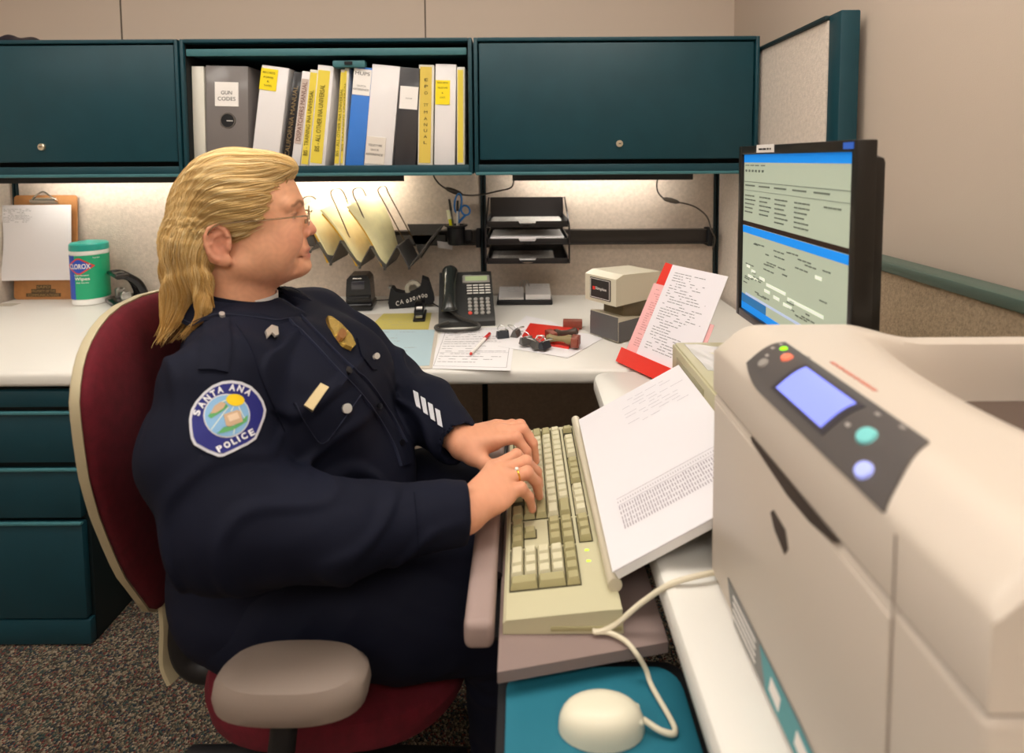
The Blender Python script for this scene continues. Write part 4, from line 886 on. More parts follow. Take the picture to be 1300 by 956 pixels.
m = MB(); m.box((PX0+.0, PY0+.072, .745), (PX0+.0005, PY0+.0735, 1.03)); m.v = [(p[0]-.0008, p[1], p[2]) for p in m.v]; part('cover_seam', m, mat('seam_light', 'a3968b', .7), t, True)
m = MB()
for x in (.34, .70):
    for y in (-1.87, -1.55): m.cyl((x, y, ZD), (x, y, ZD+.008), .012, 12)
part('rubber_feet', m, blackm, t, True)
# ================================================================== keyboard tray, palm rest, mouse tray
mauve = mat('mauve_foam', '9b8680', .65, bump=.1, bscale=500)
t = thing('keyboard_tray', 'mauve grey pull-out keyboard tray hung from the worktop edge', 'tray', (.12, -1.3, .62))
m = MB(); m.prism([(.030, -1.570), (.240, -1.530), (.236, -.99), (.030, -.99)], (0, 0, .660), X3, Y3, .014, (0, 0, 1)); part('shelf', m, mat('tray_mauve', '8a7772', .5), t, True)
m = MB(); m.box((-.014, -1.528, .660), (.024, -.985, .698), .010, 4); part('palm_rest', m, mauve, t, True, label='padded mauve palm rest')
m = MB(); m.cyl((.025, -1.42, .676), (.025, -.99, .676), .006, 12); part('front_rail', m, mat('rail_dark', '2a2224', .4), t, True)
m = MB(); m.box((.018, -1.5, .650), (.12, -1.03, .655)); m.box((.14, -1.33, .60), (.23, -1.23, .655), .004); m.box((.20, -1.31, .60), (.50, -1.25, .64), .004); m.box((.46, -1.33, .635), (.54, -1.23, .6998), .003); part('swing_arm', m, blackm, t, True)
t = thing('mouse_tray', 'black mouse platform below the near end of the keyboard tray', 'tray', (.15, -1.68, .62))
m = MB(); slab(m, roundpoly(.030, -1.83, .262, -1.520, .03, ('tl', 'tr', 'bl', 'br')), .630, .640, .002); m.box((.1, -1.56, .618), (.16, -1.45, .63)); m.box((.10, -1.50, .618), (.16, -1.44, .6545)); part('platform', m, blackm, t, True)
t = thing('mouse_pad', 'teal rounded mouse pad at the bottom of the view', 'mouse pad', (.15, -1.68, .640))
part('pad', slab(MB(), roundpoly(.040, -1.815, .250, -1.532, .030, ('tl', 'tr', 'bl', 'br')), .6402, .6445, .0015), mat('pad_teal', '1b6c80', .7, bump=.2, bscale=900), t, True)
mouse_ = t = thing('computer_mouse', 'pale putty computer mouse on the teal pad', 'mouse', (.146, -1.608, .6450), -PI/2)
m = MB(); m.grid(lambda u, v: (.031*math.cos(2*PI*v)*(math.sin(PI/2*min(1, u*1.0))**.6 if 1 else 0), .055*math.sin(2*PI*v)*math.sin(PI/2*u)**.6, .036*math.cos(PI/2*u)**.7), 12, 32)
mk = mat('mouse_putty', 'ded8c2', .35); part('shell', m, mk, t); part('button', MB().box((-.0145, .014, .024), (-.001, .046, .031), .003, M=Matrix.Rotation(-.22, 4, 'X')), mk, t); part('button', MB().box((.001, .014, .024), (.0145, .046, .031), .003, M=Matrix.Rotation(-.22, 4, 'X')), mk, t)
for c in [x for x in bpy.data.objects if x.parent == mouse_]: c.scale = (.86, .86, .86)
cordm = mat('cord_cream', 'd8ceb6', .5)
# ================================================================== keyboard
kc = mat('keyboard_case', 'c3bd9c', .45, bump=.03); k1 = mat('key_cream', 'cfc9ab', .45); k2 = mat('key_olive', 'a79f76', .45)
KX, KYL, KYN = .035, -1.030, -1.518; KZ = .6745
kb_ = t = thing('keyboard', 'cream full size keyboard under both hands of the officer', 'keyboard', (.11, (KYL+KYN)/2, KZ))
def kz(x): return KZ+.018+(x-KX)*.10                     # height of the key bed
m = MB(); prof = [(KX, KZ), (KX, KZ+.014), (KX+.004, KZ+.018), (KX+.128, kz(KX+.128)-.0), (KX+.150, KZ+.032), (KX+.152, KZ)]
m.prism(prof, (0, KYN, 0), X3, Z3, KYL-KYN, (0, 1, 0))
part('case', m, kc, t, True, smooth=20)
m = MB(); m.box((KX+.06, KYN-.0012, KZ+.004), (KX+.150, KYN+.002, KZ+.010), .001); part('side_groove', m, k2, t, True)
P_ = .01905; x00 = KX+.008; y00 = KYL-.012
m = MB(); S_ = .0005
wells = [(0, 15, 0, 5, 0), (15.3, 18.3, 0, 1, 0), (16.3, 17.3, 1, 2, 0), (15.3, 18.3, 3, 5, 0), (18.6, 22.6, 0, 5, 0), (0, 15, 5.35, 6.35, 0), (15.3, 18.3, 5.35, 6.35, 0)]
for a, b, r0, r1, _ in wells:
    xa, xb = x00+r0*P_-.001, x00+r1*P_+.001; ya, yb = y00-a*P_+.001, y00-b*P_-.001
    m.add([(xa, ya, kz(xa)+S_), (xb, ya, kz(xb)+S_), (xb, yb, kz(xb)+S_), (xa, yb, kz(xa)+S_)], [(0, 1, 2, 3)])
part('key_well', m, mat('well_dark', '403a28', .8), t, True, smooth=0)
def keymesh(w, d=1):
    hw = w*P_/2-.0006; hd = d*P_/2-.0006; tw = hw-.0028; td = hd-.0026; h = .0085; o = .0006
    V = [(-hd, -hw, 0), (hd, -hw, 0), (hd, hw, 0), (-hd, hw, 0), (-hd+.0008, -hw+.0008, .004), (hd-.0008, -hw+.0008, .004), (hd-.0008, hw-.0008, .004), (-hd+.0008, hw-.0008, .004),
         (-td+o, -tw, h), (td+o, -tw, h+.0008), (td+o, tw, h+.0008), (-td+o, tw, h), (o, 0, h-.0004)]
    F = [(0, 1, 5, 4), (1, 2, 6, 5), (2, 3, 7, 6), (3, 0, 4, 7), (4, 5, 9, 8), (5, 6, 10, 9), (6, 7, 11, 10), (7, 4, 8, 11), (8, 9, 12), (9, 10, 12), (10, 11, 12), (11, 8, 12)]
    k = MB(); k.add(V, F); return k
kmesh = {}
def key(name, u, r, w, col, d=1):
    kk = (w, d, col.name)
    if kk not in kmesh:
        kmesh[kk] = mesh_of('key', keymesh(w, d), col, 25)
    o = bpy.data.objects.new(name, kmesh[kk]); COL.objects.link(o); o.parent = t
    x = x00+(r+d/2)*P_; y = y00-(u+w/2)*P_
    o.location = Vector((x, y, kz(x)+.001)) - t.location; o.rotation_euler = (0, -.10, 0)
ROWS = {0: [(1.5, 'o'), (1, '-'), (1.5, 'o'), (7, 's'), (1.5, 'o'), (1, '-'), (1.5, 'o')], 1: [(2.25, 'o')]+[(1, 'c')]*10+[(2.75, 'o')], 2: [(1.75, 'o')]+[(1, 'c')]*11+[(2.25, 'o')],
        3: [(1.5, 'o')]+[(1, 'c')]*12+[(1.5, 'c')], 4: [(1, 'c')]*13+[(2, 'o')], 5.35: [(1, 'o'), (1, '-')]+[(1, 'c')]*4+[(.5, '-')]+[(1, 'o')]*4+[(.5, '-')]+[(1, 'c')]*4}
for r_, L_ in ROWS.items():
    u = 0
    for w, c in L_:
        if c != '-': key('space_bar' if c == 's' else 'modifier_key' if c == 'o' else 'letter_key', u, r_, w, k2 if c == 'o' else k1)
        u += w
for r_, us in ((0, (0, 1, 2)), (1, (1,)), (3, (0, 1, 2)), (4, (0, 1, 2)), (5.35, (0, 1, 2))):
    for u in us: key('arrow_key' if r_ < 2 else 'modifier_key', 15.3+u, r_, 1, k2)
for r_ in range(1, 4):
    for u in range(3): key('number_key', 18.6+u, r_, 1, k1)
key('number_key', 18.6, 0, 2, k1); key('number_key', 20.6, 0, 1, k1)
for u in range(4): key('number_key', 18.6+u, 4, 1, k2 if u else k2)
key('number_key', 21.6, 0, 1, k2, 2); key('number_key', 21.6, 2, 1, k2, 2)
m = MB()
for i in range(3):
    c = (x00+5.8*P_, y00-(19.2+1.15*i)*P_, kz(x00+5.8*P_)); m.box((c[0]-.003, c[1]-.0015, c[2]-.001), (c[0]+.003, c[1]+.0015, c[2]+.0006), .0005) if i < 2 else None
part('status_light', m, mat('led_lime', 'b7f03a', .4, emit=1.0), t, True)
m = MB(); m.tube([(KX+.140, KYL+.008, KZ+.040), (KX+.146, KYN+.03, KZ+.040)], .0095, 16); part('rear_ridge', m, mat('ridge_cream', 'cdc4ae', .35, coat=.2), t, True, label='raised rounded bar along the back edge')
cable('cream keyboard cord looping over the keyboard tray and mouse tray', None, .0033, world_pts=[at(920, 725, z=.748), at(890, 730, z=.752), at(850, 742, z=.742), at(815, 765, z=.715), at(785, 790, z=.690), at(765, 801, z=.681), at(752, 801, z=.680)], name='keyboard_cord', ma=cordm, cat='cord', parent=kb_)
cable('cream mouse cord running over the tray to the mouse', None, .003, world_pts=[at(754, 803, z=.680), at(772, 803, z=.680), at(793, 813, z=.680), at(808, 830, z=.676), at(820, 850, z=.660), at(828, 872, z=.650), Vector((.226, -1.612, .6485)), Vector((.212, -1.618, .651)), Vector((.192, -1.608, .655))], name='mouse_cord', ma=cordm, cat='cord', parent=mouse_)
# ================================================================== printed report on a slanted stand
sl_ = .56; RX0, RZ0, RY1, RY0 = .178, .738, -1.068, -1.492
ux = Vector((1, 0, sl_)).normalized(); un = Vector((-sl_, 0, 1)).normalized(); W_ = .232
t = thing('report_stand', 'slanted stand behind the keyboard holding the printed report', 'document stand', (.28, -1.28, ZD))
m = MB(); m.prism([(.012, -.0), (W_-.01, 0), (W_-.01, RY1-RY0-.02), (.012, RY1-RY0-.02)], Vector((RX0, RY0+.01, RZ0))-un*.018, ux, Y3, .004, un); part('board', m, mat('stand_grey', '4c4a4c', .5), t, True)
for y in (-1.40, -1.15):
    m = MB(); a = Vector((RX0, y, RZ0))-un*.018+ux*.19; m.prism([(0, 0), (.07, 0), (.115, a.z-ZD-.004), (.10, a.z-ZD-.008)], (a.x-.10, y, ZD), X3, Z3, .006, (0, 1, 0)); part('leg', m, MATS['stand_grey'], t, True)
t = thing('printed_report', 'thick white printed report with a tick-mark table lying on the slanted stand', 'report', (RX0, RY0, RZ0-.01))
m = MB(); m.prism([(0, 0), (W_, 0), (W_, RY1-RY0), (0, RY1-RY0)], Vector((RX0, RY0, RZ0))-un*.0138, ux, Y3, .0118, un)
part('pages', m, paperE, t, True)
m = MB(); m.prism([(-.002, -.001), (W_, -.001), (W_, RY1-RY0+.001), (-.002, RY1-RY0+.001)], Vector((RX0, RY0, RZ0))-un*.002, ux, Y3, .0015, un); part('top_page', m, mat('report_page', 'dedade', .7), t, True)
m = MB(); O = Vector((RX0, RY0, RZ0))+un*.0001
r = random.Random(2)
def rq(m, u0, u1, v0, v1): m.add([O+ux*u0+Y3*v0, O+ux*u1+Y3*v0, O+ux*u1+Y3*v1, O+ux*u0+Y3*v1], [(0, 1, 2, 3)])
for i in range(44):
    u = .030+i*.0043
    if u < W_-.01:
        for s in range(5): rq(m, u, u+.0016, .060+s*.0105, .060+s*.0105+r.uniform(.006, .0095))
        rq(m, u, u+.0010, .118, .122)
for v in (.112, .128): rq(m, .03, W_-.01, v, v+.0008)
part('tick_table', m, mat('table_print', '9d949c', .8), t, True, smooth=0)
m = MB()
for i in range(9):
    v = .395-.012*i; u = .09
    while u < .2:
        w = r.uniform(.008, .03)
        if r.random() < .7: rq(m, u, min(u+w, .22), v, v+.0016)
        u += w+.006
part('printed_lines', m, mat('pale_print', 'bdb8bf', .8), t, True, smooth=0)
# ================================================================== office chair
maroon = mat('maroon_fabric', '5e0d1c', .95, bump=.5, bscale=700, var=.18, vscale=60, sheen=0); shell = mat('shell_plastic', 'b5a98a', .5); armf = mat('arm_pad', '8b7c72', .6, bump=.05); cblk = mat('chair_black', '1a191b', .5)
t = thing('office_chair', 'maroon fabric office chair with beige shell under the officer', 'chair', (-.33, -1.23, 0))
prof_ = [(.467, .0), (.473, .03), (.49, .048), (.524, .067), (.56, .088), (.596, .11), (.637, .130), (.677, .148), (.715, .165), (.749, .180), (.785, .193), (.817, .204), (.85, .210), (.88, .213), (.91, .2135), (.935, .211), (.955, .201), (.975, .186), (.990, .170), (1.003, .150), (1.016, .122), (1.026, .092), (1.033, .055), (1.036, .0)]
yc = -1.212
def hw(z):
    for (a, wa), (b, wb) in zip(prof_, prof_[1:]):
        if a <= z <= b: return wa+(wb-wa)*(z-a)/(b-a)
    return 0
zc_ = .86; out = [(w, z) for z, w in prof_]+[(-w, z) for z, w in prof_[-2:0:-1]]
def cxz(y, z): return -.598 + .85*(y)**2 - .35*max(0, z-.82)**2 + .03*math.exp(-((z-.62)/.10)**2)*0
def blob(x_off_edge, x_off_mid, scale, rings=10):
    V = []; F = []; n = len(out)
    for k in range(rings+1):
        f = k/rings; s = scale*math.sin(PI/2*f)**.9 if f > 0 else 0; d = x_off_mid + (x_off_edge-x_off_mid)*(1-math.cos(PI/2*f))**1.6
        if f == 0: V.append((cxz(0, zc_)+d, yc, zc_)); continue
        for w, z in out:
            y = w*s; zz_ = zc_+(z-zc_)*s; V.append((cxz(y, zz_)+d, yc+y, zz_))
    F += [(0, 1+i, 1+(i+1) % n) for i in range(n)]
    for k in range(rings-1): F += [(1+k*n+i, 1+(k+1)*n+i, 1+(k+1)*n+(i+1) % n, 1+k*n+(i+1) % n) for i in range(n)]
    return V, F, n
def closed(front, back):
    m = MB(); m.add(*front[:2]); k = len(m.v); m.add(*back[:2]); n = front[2]; a = k-n; b = len(m.v)-n
    m.f += [(a+i, a+(i+1) % n, b+(i+1) % n, b+i) for i in range(n)]; return m
def _sh(q): return q
part('backrest', closed(blob(.008, .040, .985), blob(.004, .0, .985)), maroon, t, True, smooth=60)
part('back_shell', closed(blob(.006, .004, 1.0), blob(-.006, -.022, 1.0)), shell, t, True, smooth=60)
m = MB()
def seatF(s, z): return [(-.245+.215*s*math.copysign(abs(math.cos(a))**.7, math.cos(a)), -1.225+.205*s*math.copysign(abs(math.sin(a))**.7, math.sin(a)), z) for a in [2*PI*i/48 for i in range(48)]]
V = []; 
for s, z in ((.90, .400), (1, .415), (1.02, .44), (.99, .455), (.90, .464), (.6, .464), (.2, .462)): V += seatF(s, z)
m.add(V, [(k*48+i, k*48+(i+1) % 48, (k+1)*48+(i+1) % 48, (k+1)*48+i) for k in range(6) for i in range(48)]+[tuple(range(47, -1, -1)), tuple(6*48+i for i in range(48))]); part('seat', m, maroon, t, True)
part('back_support', MB().tube(spline([(-.616, yc, .66), (-.590, yc, .56), (-.560, yc, .48), (-.566, yc, .40), (-.55, yc, .352), (-.50, yc, .34), (-.36, yc, .37)], 6), .024, 14, flat=1.0), cblk, t, True)
m = MB(); m.tube(spline([(-.606, yc-.0, .60), (-.590, yc, .52), (-.586, yc, .44), (-.590, yc, .37), (-.578, yc, .33)], 5), .012, 10, flat=2.2); part('support_cover', m, shell, t, True)
m = MB(); m.box((-.45, -1.32, .365), (-.22, -1.13, .402), .01); m.cyl((-.335, -1.225, .13), (-.335, -1.225, .37), .028, 24); part('lift_column', m, cblk, t, True)
for i in range(5):
    a = 2*PI*i/5+.3; c, s = math.cos(a), math.sin(a)
    m = MB(); m.tube([(-.335, -1.225, .13), (-.335+.15*c, -1.225+.15*s, .115), (-.335+.29*c, -1.225+.29*s, .075)], [.032, .026, .018], 12); lg_ = part('base_leg', m, cblk, t, True)
    m = MB(); q = (-.335+.29*c, -1.225+.29*s)
    for k in (-1, 1): m.cyl((q[0]+s*.012*k-s*.008*k*0, q[1]-c*.012*k, .029), (q[0]+s*.026*k, q[1]-c*.026*k, .029), .0285, 20)
    m.cyl((q[0], q[1], .029), (q[0], q[1], .075), .008, 10); part('caster', m, blackm, lg_, True)
for sgn, yy in ((-1, -1.498), (1, -.952)):
    m = MB(); V = []; n = 40
    for s, z in ((.86, .571), (.97, .577), (1, .590), (.97, .605), (.86, .615), (.6, .619), (.2, .620)):
        V += [(-.240+(.100)*s*math.copysign(abs(math.cos(a))**.75, math.cos(a)), yy+.046*s*math.copysign(abs(math.sin(a))**.75, math.sin(a)), z) for a in [2*PI*i/n for i in range(n)]]
    m.add(V, [(k*n+i, k*n+(i+1) % n, (k+1)*n+(i+1) % n, (k+1)*n+i) for k in range(6) for i in range(n)]+[tuple(range(n-1, -1, -1)), tuple(6*n+i for i in range(n))]); part('armrest', m, armf, t, True)
    part('arm_bracket', MB().tube(spline([(-.25, yy, .56), (-.26, yy+sgn*.005, .48), (-.29, yy-sgn*.02, .41), (-.33, yy-sgn*.14, .392)], 5), .018, 12, flat=.6), cblk, t, True)
# ================================================================== sculpting: smooth unions of simple volumes, meshed with surface nets
class Sculpt:
    def __init__(s): s.fr = [(np.zeros(3), np.eye(3))]; s.ops = []; s.post = None
    def frame(s, O, R): s.fr.append((np.array(O, float), np.array(R, float))); return len(s.fr)-1     # R rows = local axes in world
    def rc(s, a, b, ra, rb, op='U', k=.01, f=0, sq=None): s.ops.append(('rc', (np.array(a, float), np.array(b, float), ra, rb, sq), op, k, f)); return s
    def el(s, c, r, op='U', k=.01, f=0, R=None): s.ops.append(('el', (np.array(c, float), np.array(r, float), R), op, k, f)); return s
    def hs(s, c, n, rad, op='S', k=.002, f=0): s.ops.append(('hs', (np.array(c, float), np.array(n, float)/np.linalg.norm(n), rad), op, k, f)); return s
    def prim(s, o, L):
        kind, a, _, _, f = o; P = L[f]
        if kind == 'rc':
            A, B, ra, rb, sq = a; ba = B-A; pa = P-A
            t = np.clip(pa@ba/(ba@ba+1e-12), 0, 1); q = pa-t[:, None]*ba
            if sq is not None: q = q/np.array(sq)
            return np.sqrt((q*q).sum(1))-(ra+t*(rb-ra))
        if kind == 'el':
            c, r, R = a; q = P-c
            if R is not None: q = q@R.T
            k0 = np.sqrt(((q/r)**2).sum(1)); k1 = np.sqrt(((q/r**2)**2).sum(1))
            return np.where(k1 < 1e-9, -r.min(), k0*(k0-1)/np.maximum(k1, 1e-9))
        c, n, rad = a; q = P-c
        return np.maximum(-(q@n), np.sqrt((q*q).sum(1))-rad)
    def locs(s, P): return [(P-O)@R.T for O, R in s.fr]
    def ev(s, P, act=None, post=True):
        P = np.asarray(P, float).reshape(-1, 3); L = s.locs(P); d = np.full(len(P), .5)
        for i, o in enumerate(s.ops):
            if act is not None and not act[i]: continue
            e = s.prim(o, L); k = o[3]
            if o[2] == 'U': h = np.maximum(k-np.abs(d-e), 0)/k; d = np.minimum(d, e)-h*h*k*.25
            else: h = np.maximum(k-np.abs(-d-e), 0)/k; d = np.maximum(d, -e)+h*h*k*.25
        if s.post and post: d = d+s.post(P)
        return d
    def grad(s, P, e=.0015):
        g = np.stack([s.ev(P+np.eye(3)[i]*e)-s.ev(P-np.eye(3)[i]*e) for i in range(3)], 1)
        return g/np.maximum(np.linalg.norm(g, axis=1, keepdims=True), 1e-9)
    def mesh(s, lo, hi, h, B=16):
        lo = np.array(lo, float); nb = np.ceil((np.array(hi)-lo)/(h*B)).astype(int); Rb = h*B*math.sqrt(3)/2
        G = np.stack(np.meshgrid(*[np.arange(n) for n in nb], indexing='ij'), -1).reshape(-1, 3)
        C = lo+(G+.5)*h*B; dc = s.ev(C, post=False); keep = np.abs(dc) < 1.6*Rb+.012; G = G[keep]; C = C[keep]; LC = s.locs(C)
        A = np.stack([s.prim(o, LC) < Rb*1.5+o[3]+.008 for o in s.ops], 1)
        r = np.arange(B+1); loc = np.stack(np.meshgrid(r, r, r, indexing='ij'), -1).reshape(-1, 3)
        NN = (nb*B+2).astype(np.int64); enc = lambda I: (I[..., 0].astype(np.int64)*NN[1]+I[..., 1])*NN[2]+I[..., 2]
        cid = []; cpos = []; quads = []
        off = np.array([[0, 0, 0], [1, 0, 0], [0, 1, 0], [1, 1, 0], [0, 0, 1], [1, 0, 1], [0, 1, 1], [1, 1, 1]])
        edges = [(0, 1), (2, 3), (4, 5), (6, 7), (0, 2), (1, 3), (4, 6), (5, 7), (0, 4), (1, 5), (2, 6), (3, 7)]
        for g, act in zip(G, A):
            if not act.any(): continue
            base = g*B; V = s.ev(lo+(base+loc)*h, act).reshape(B+1, B+1, B+1); ins = V < 0
            if ins.all() or not ins.any(): continue
            cs = [ins[o[0]:o[0]+B, o[1]:o[1]+B, o[2]:o[2]+B] for o in off]; sm_ = sum(c.astype(int) for c in cs)
            I = np.argwhere((sm_ > 0) & (sm_ < 8))
            if len(I):
                vals = np.stack([V[I[:, 0]+o[0], I[:, 1]+o[1], I[:, 2]+o[2]] for o in off], 1)
                acc = np.zeros((len(I), 3)); cnt = np.zeros(len(I))
                for a, b in edges:
                    va, vb = vals[:, a], vals[:, b]; c = (va < 0) != (vb < 0); t = np.where(c, va/np.where(c, va-vb, 1), 0)
                    acc += np.where(c[:, None], off[a]+t[:, None]*(off[b]-off[a]), 0); cnt += c
                cid.append(enc(I+base)); cpos.append(lo+(I+base+acc/cnt[:, None])*h)
            for ax in range(3):
                sl = [slice(0, B)]*3; s2 = list(sl); s2[ax] = slice(1, B+1)
                a = ins[tuple(sl)]; b = ins[tuple(s2)]; E = np.argwhere(a != b)
                if not len(E): continue
                fl = a[E[:, 0], E[:, 1], E[:, 2]]; E = E+base; u = np.zeros(3, int); v = np.zeros(3, int); u[(ax+1) % 3] = 1; v[(ax+2) % 3] = 1
                q = np.stack([enc(E), enc(E-u), enc(E-u-v), enc(E-v)], 1); ok = ((E-u-v) >= 0).all(1)
                q[~fl] = q[~fl][:, ::-1]; quads.append(q[ok])
        cid = np.concatenate(cid); cpos = np.concatenate(cpos); cid, ix = np.unique(cid, return_index=True); cpos = cpos[ix]
        Q = np.concatenate(quads); F = np.searchsorted(cid, Q); F = np.minimum(F, len(cid)-1); ok = (cid[F] == Q).all(1)
        return cpos, F[ok]
    def trace(s, uv, n=70):
        D = np.array([ray(u, v) for u, v in uv]); D /= np.linalg.norm(D, axis=1, keepdims=True); O = np.array(CAM); t = np.full(len(D), .45)
        for _ in range(n): t += .7*s.ev(O+D*t[:, None])
        P = O+D*t[:, None]; bad = (np.abs(s.ev(P)) > .004) | (t > 1.9)
        if bad.any() and (~bad).any():
            G_ = P[~bad]; uvn = np.array(uv, float); gi = uvn[~bad]
            for i in np.where(bad)[0]: P[i] = G_[((gi-uvn[i])**2).sum(1).argmin()]
        return P
def sculpt_obj(name, V, F, material, parent, cols=None, label=None):
    o_ = np.array(root_of(parent).location); V = V-o_
    me = bpy.data.meshes.new(name); me.vertices.add(len(V)); me.vertices.foreach_set('co', V.astype(np.float32).ravel())
    me.loops.add(F.size); me.loops.foreach_set('vertex_index', F.astype(np.int32).ravel()); me.polygons.add(len(F))
    me.polygons.foreach_set('loop_start', (np.arange(len(F))*F.shape[1]).astype(np.int32)); me.update(calc_edges=True); me.validate()
    me.shade_smooth()
    if cols is not None:
        a = me.color_attributes.new('Col', 'FLOAT_COLOR', 'POINT'); a.data.foreach_set('color', np.concatenate([cols, np.ones((len(cols), 1))], 1).astype(np.float32).ravel())
    me.materials.append(material); o = bpy.data.objects.new(name, me); COL.objects.link(o); o.parent = parent; return tag(o, label)
def root_of(o):
    while o.parent: o = o.parent
    return o
# ------------------------------------------------------------------ frames
yw = math.radians(20); HF = np.array([[math.cos(yw), math.sin(yw), 0], [-math.sin(yw), math.cos(yw), 0], [0, 0, 1]]); HO = np.array([-.4566, -1.1995, 1.134])
def H(a, l, b): return HO+a*HF[0]+l*HF[1]+b*HF[2]
# ------------------------------------------------------------------ skin: head, neck, body, hands in one surface
sk = Sculpt(); h = sk.frame(HO, HF)
sk.el((.026, 0, .056), (.095, .076, .093), f=h)
sk.el((-.02, 0, .05), (.062, .070, .075), k=.02, f=h)
sk.el((.066, 0, -.006), (.059, .064, .078), k=.02, f=h)
sk.el((.106, 0, -.028), (.0225, .028, .026), k=.016, f=h)
sk.rc((.006, 0, -.03), (.004, 0, -.17), .064, .068, k=.02, f=h)
sk.el((.066, 0, -.062), (.044, .044, .022), k=.022, f=h)
for s in (-1, 1):
    sk.el((.086, s*.035, -.004), (.034, .030, .034), k=.018, f=h)
    sk.el((.060, s*.050, -.030), (.040, .024, .036), k=.02, f=h)
    sk.rc((.022, s*.054, -.040), (.106, s*.014, -.053), .019, .0175, k=.018, f=h)
    sk.rc((.111, s*.010, .061), (.096, s*.046, .060), .0095, .009, k=.014, f=h)
    sk.el((.124, s*.029, .042), (.012, .017, .0095), 'S', .012, f=h)
    sk.el((.0995, s*.031, .0395), (.0138, .0155, .0125), k=.005, f=h)
    sk.rc((.1150, s*.0215, .0388), (.1068, s*.0425, .0365), .0034, .0030, 'S', .0015, f=h)
    sk.rc((.1125, s*.022, .0480), (.103, s*.044, .0470), .0010, .0010, 'S', .004, f=h)
sk.el((.113, 0, -.058), (.0215, .023, .0165), k=.012, f=h)
sk.rc((.112, 0, .052), (.131, 0, .014), .0078, .0104, k=.010, f=h)
sk.el((.1335, 0, .0080), (.0118, .0112, .0094), k=.005, f=h)
for s in (-1, 1):
    sk.el((.1250, s*.0132, .0035), (.0098, .0068, .0078), k=.004, f=h)
    sk.el((.1285, s*.0068, -.0050), (.0045, .0030, .0030), 'S', .003, f=h)
    sk.rc((.1235, s*.0205, .006), (.1140, s*.038, -.034), .0032, .0030, 'S', .012, f=h)
    sk.rc((.118, s*.0305, -.040), (.111, s*.036, -.060), .0016, .0014, 'S', .009, f=h)
    sk.rc((.106, s*.048, .043), (.096, s*.058, .047), .0010, .0010, 'S', .004, f=h)
    sk.rc((.1135, s*.020, .0265), (.104, s*.044, .0275), .0012, .0012, 'S', .006, f=h)
sk.el((.1235, 0, -.0255), (.0095, .0240, .0056), k=.005, f=h)
sk.el((.1235, 0, -.0385), (.0100, .0225, .0066), k=.005, f=h)
for s in (-1, 1): sk.rc((.1345, 0, -.0316), (.1130, s*.0300, -.0375), .0016, .0016, 'S', .0035, f=h)
for s in (-1, 1):                                            # ears
    ang = math.radians(-12); Re = np.array([[math.cos(ang), 0, math.sin(ang)], [0, 1, 0], [-math.sin(ang), 0, math.cos(ang)]])
    sk.el((-.006, s*.0775, .000), (.0185, .0060, .0330), k=.006, f=h, R=Re)
    sk.el((.002, s*.0770, -.0275), (.0105, .0065, .0105), k=.006, f=h)
    sk.el((-.003, s*.0850, .001), (.0105, .0060, .0215), 'S', .004, f=h, R=Re)
    rim_ = [(.008, .014), (.003, .026), (-.007, .0325), (-.018, .028), (-.024, .016), (-.0245, .002), (-.020, -.012), (-.010, -.024)]
    for (a, b), (c, d) in zip(rim_, rim_[1:]): sk.rc((a, s*.0815, b), (c, s*.0815, d), .0036, .0036, k=.003, f=h)
    inn = [(-.002, .018), (-.012, .014), (-.016, .002), (-.010, -.012)]
    for (a, b), (c, d) in zip(inn, inn[1:]): sk.rc((a, s*.0810, b), (c, s*.0810, d), .0026, .0026, k=.003, f=h)
    sk.rc((.009, s*.079, .002), (.008, s*.079, -.008), .0042, .0038, k=.003, f=h)
NK = H(.004, 0, -.17)
# trunk and legs under the clothes
sk.rc(NK, (-.42, -1.21, .80), .07, .09, k=.03); sk.rc((-.42, -1.21, .80), (-.37, -1.21, .56), .09, .10, k=.03)
EL = {-1: (-.32, -1.458, .778), 1: (-.215, -1.0, .79)}; SH = {-1: (-.385, -1.385, .935), 1: (-.365, -1.045, .940)}
WR = {-1: (-.022, -1.392, .752), 1: (-.050, -1.184, .750)}
for s in (-1, 1):
    sk.rc((-.43, -1.21, .95), SH[s], .045, .045, k=.03); sk.rc(SH[s], EL[s], .042, .036, k=.02); sk.rc(EL[s], WR[s], .034, .0270, k=.02)
    y = -1.315 if s < 0 else -1.105
    sk.rc((-.34, y, .565), (.05, y, .565), .07, .05, k=.02); sk.rc((.05, y, .565), (.04, y, .12), .045, .032, k=.02); sk.rc((.02, y, .055), (.15, y, .035), .026, .022, k=.02)
# hands
HANDS = {-1: dict(W=WR[-1], F=[[(.012, -1.292, .762), (.050, -1.263, .768), (.069, -1.249, .745), (.075, -1.243, .7175)],
                               [(.026, -1.308, .767), (.066, -1.288, .770), (.084, -1.275, .746), (.089, -1.268, .7185)],
                               [(.033, -1.330, .765), (.068, -1.316, .768), (.083, -1.305, .746), (.088, -1.298, .7185)],
                               [(.032, -1.352, .757), (.058, -1.346, .760), (.071, -1.338, .741), (.076, -1.332, .7180)]],
                  T=[(-.012, -1.352, .738), (.008, -1.318, .728), (.030, -1.290, .722), (.046, -1.270, .7170)]),
         1: dict(W=WR[1], F=[[(.012, -1.204, .764), (.050, -1.206, .770), (.068, -1.212, .748), (.073, -1.215, .7180)],
                             [(.020, -1.182, .769), (.061, -1.183, .774), (.080, -1.188, .750), (.085, -1.190, .7185)],
                             [(.018, -1.160, .767), (.057, -1.158, .770), (.074, -1.159, .748), (.080, -1.160, .7185)],
                             [(.010, -1.139, .758), (.041, -1.134, .760), (.056, -1.132, .742), (.062, -1.131, .7180)]],
                 T=[(-.028, -1.212, .742), (-.006, -1.229, .735), (.024, -1.236, .727), (.047, -1.232, .7190)])}
NAILS = []
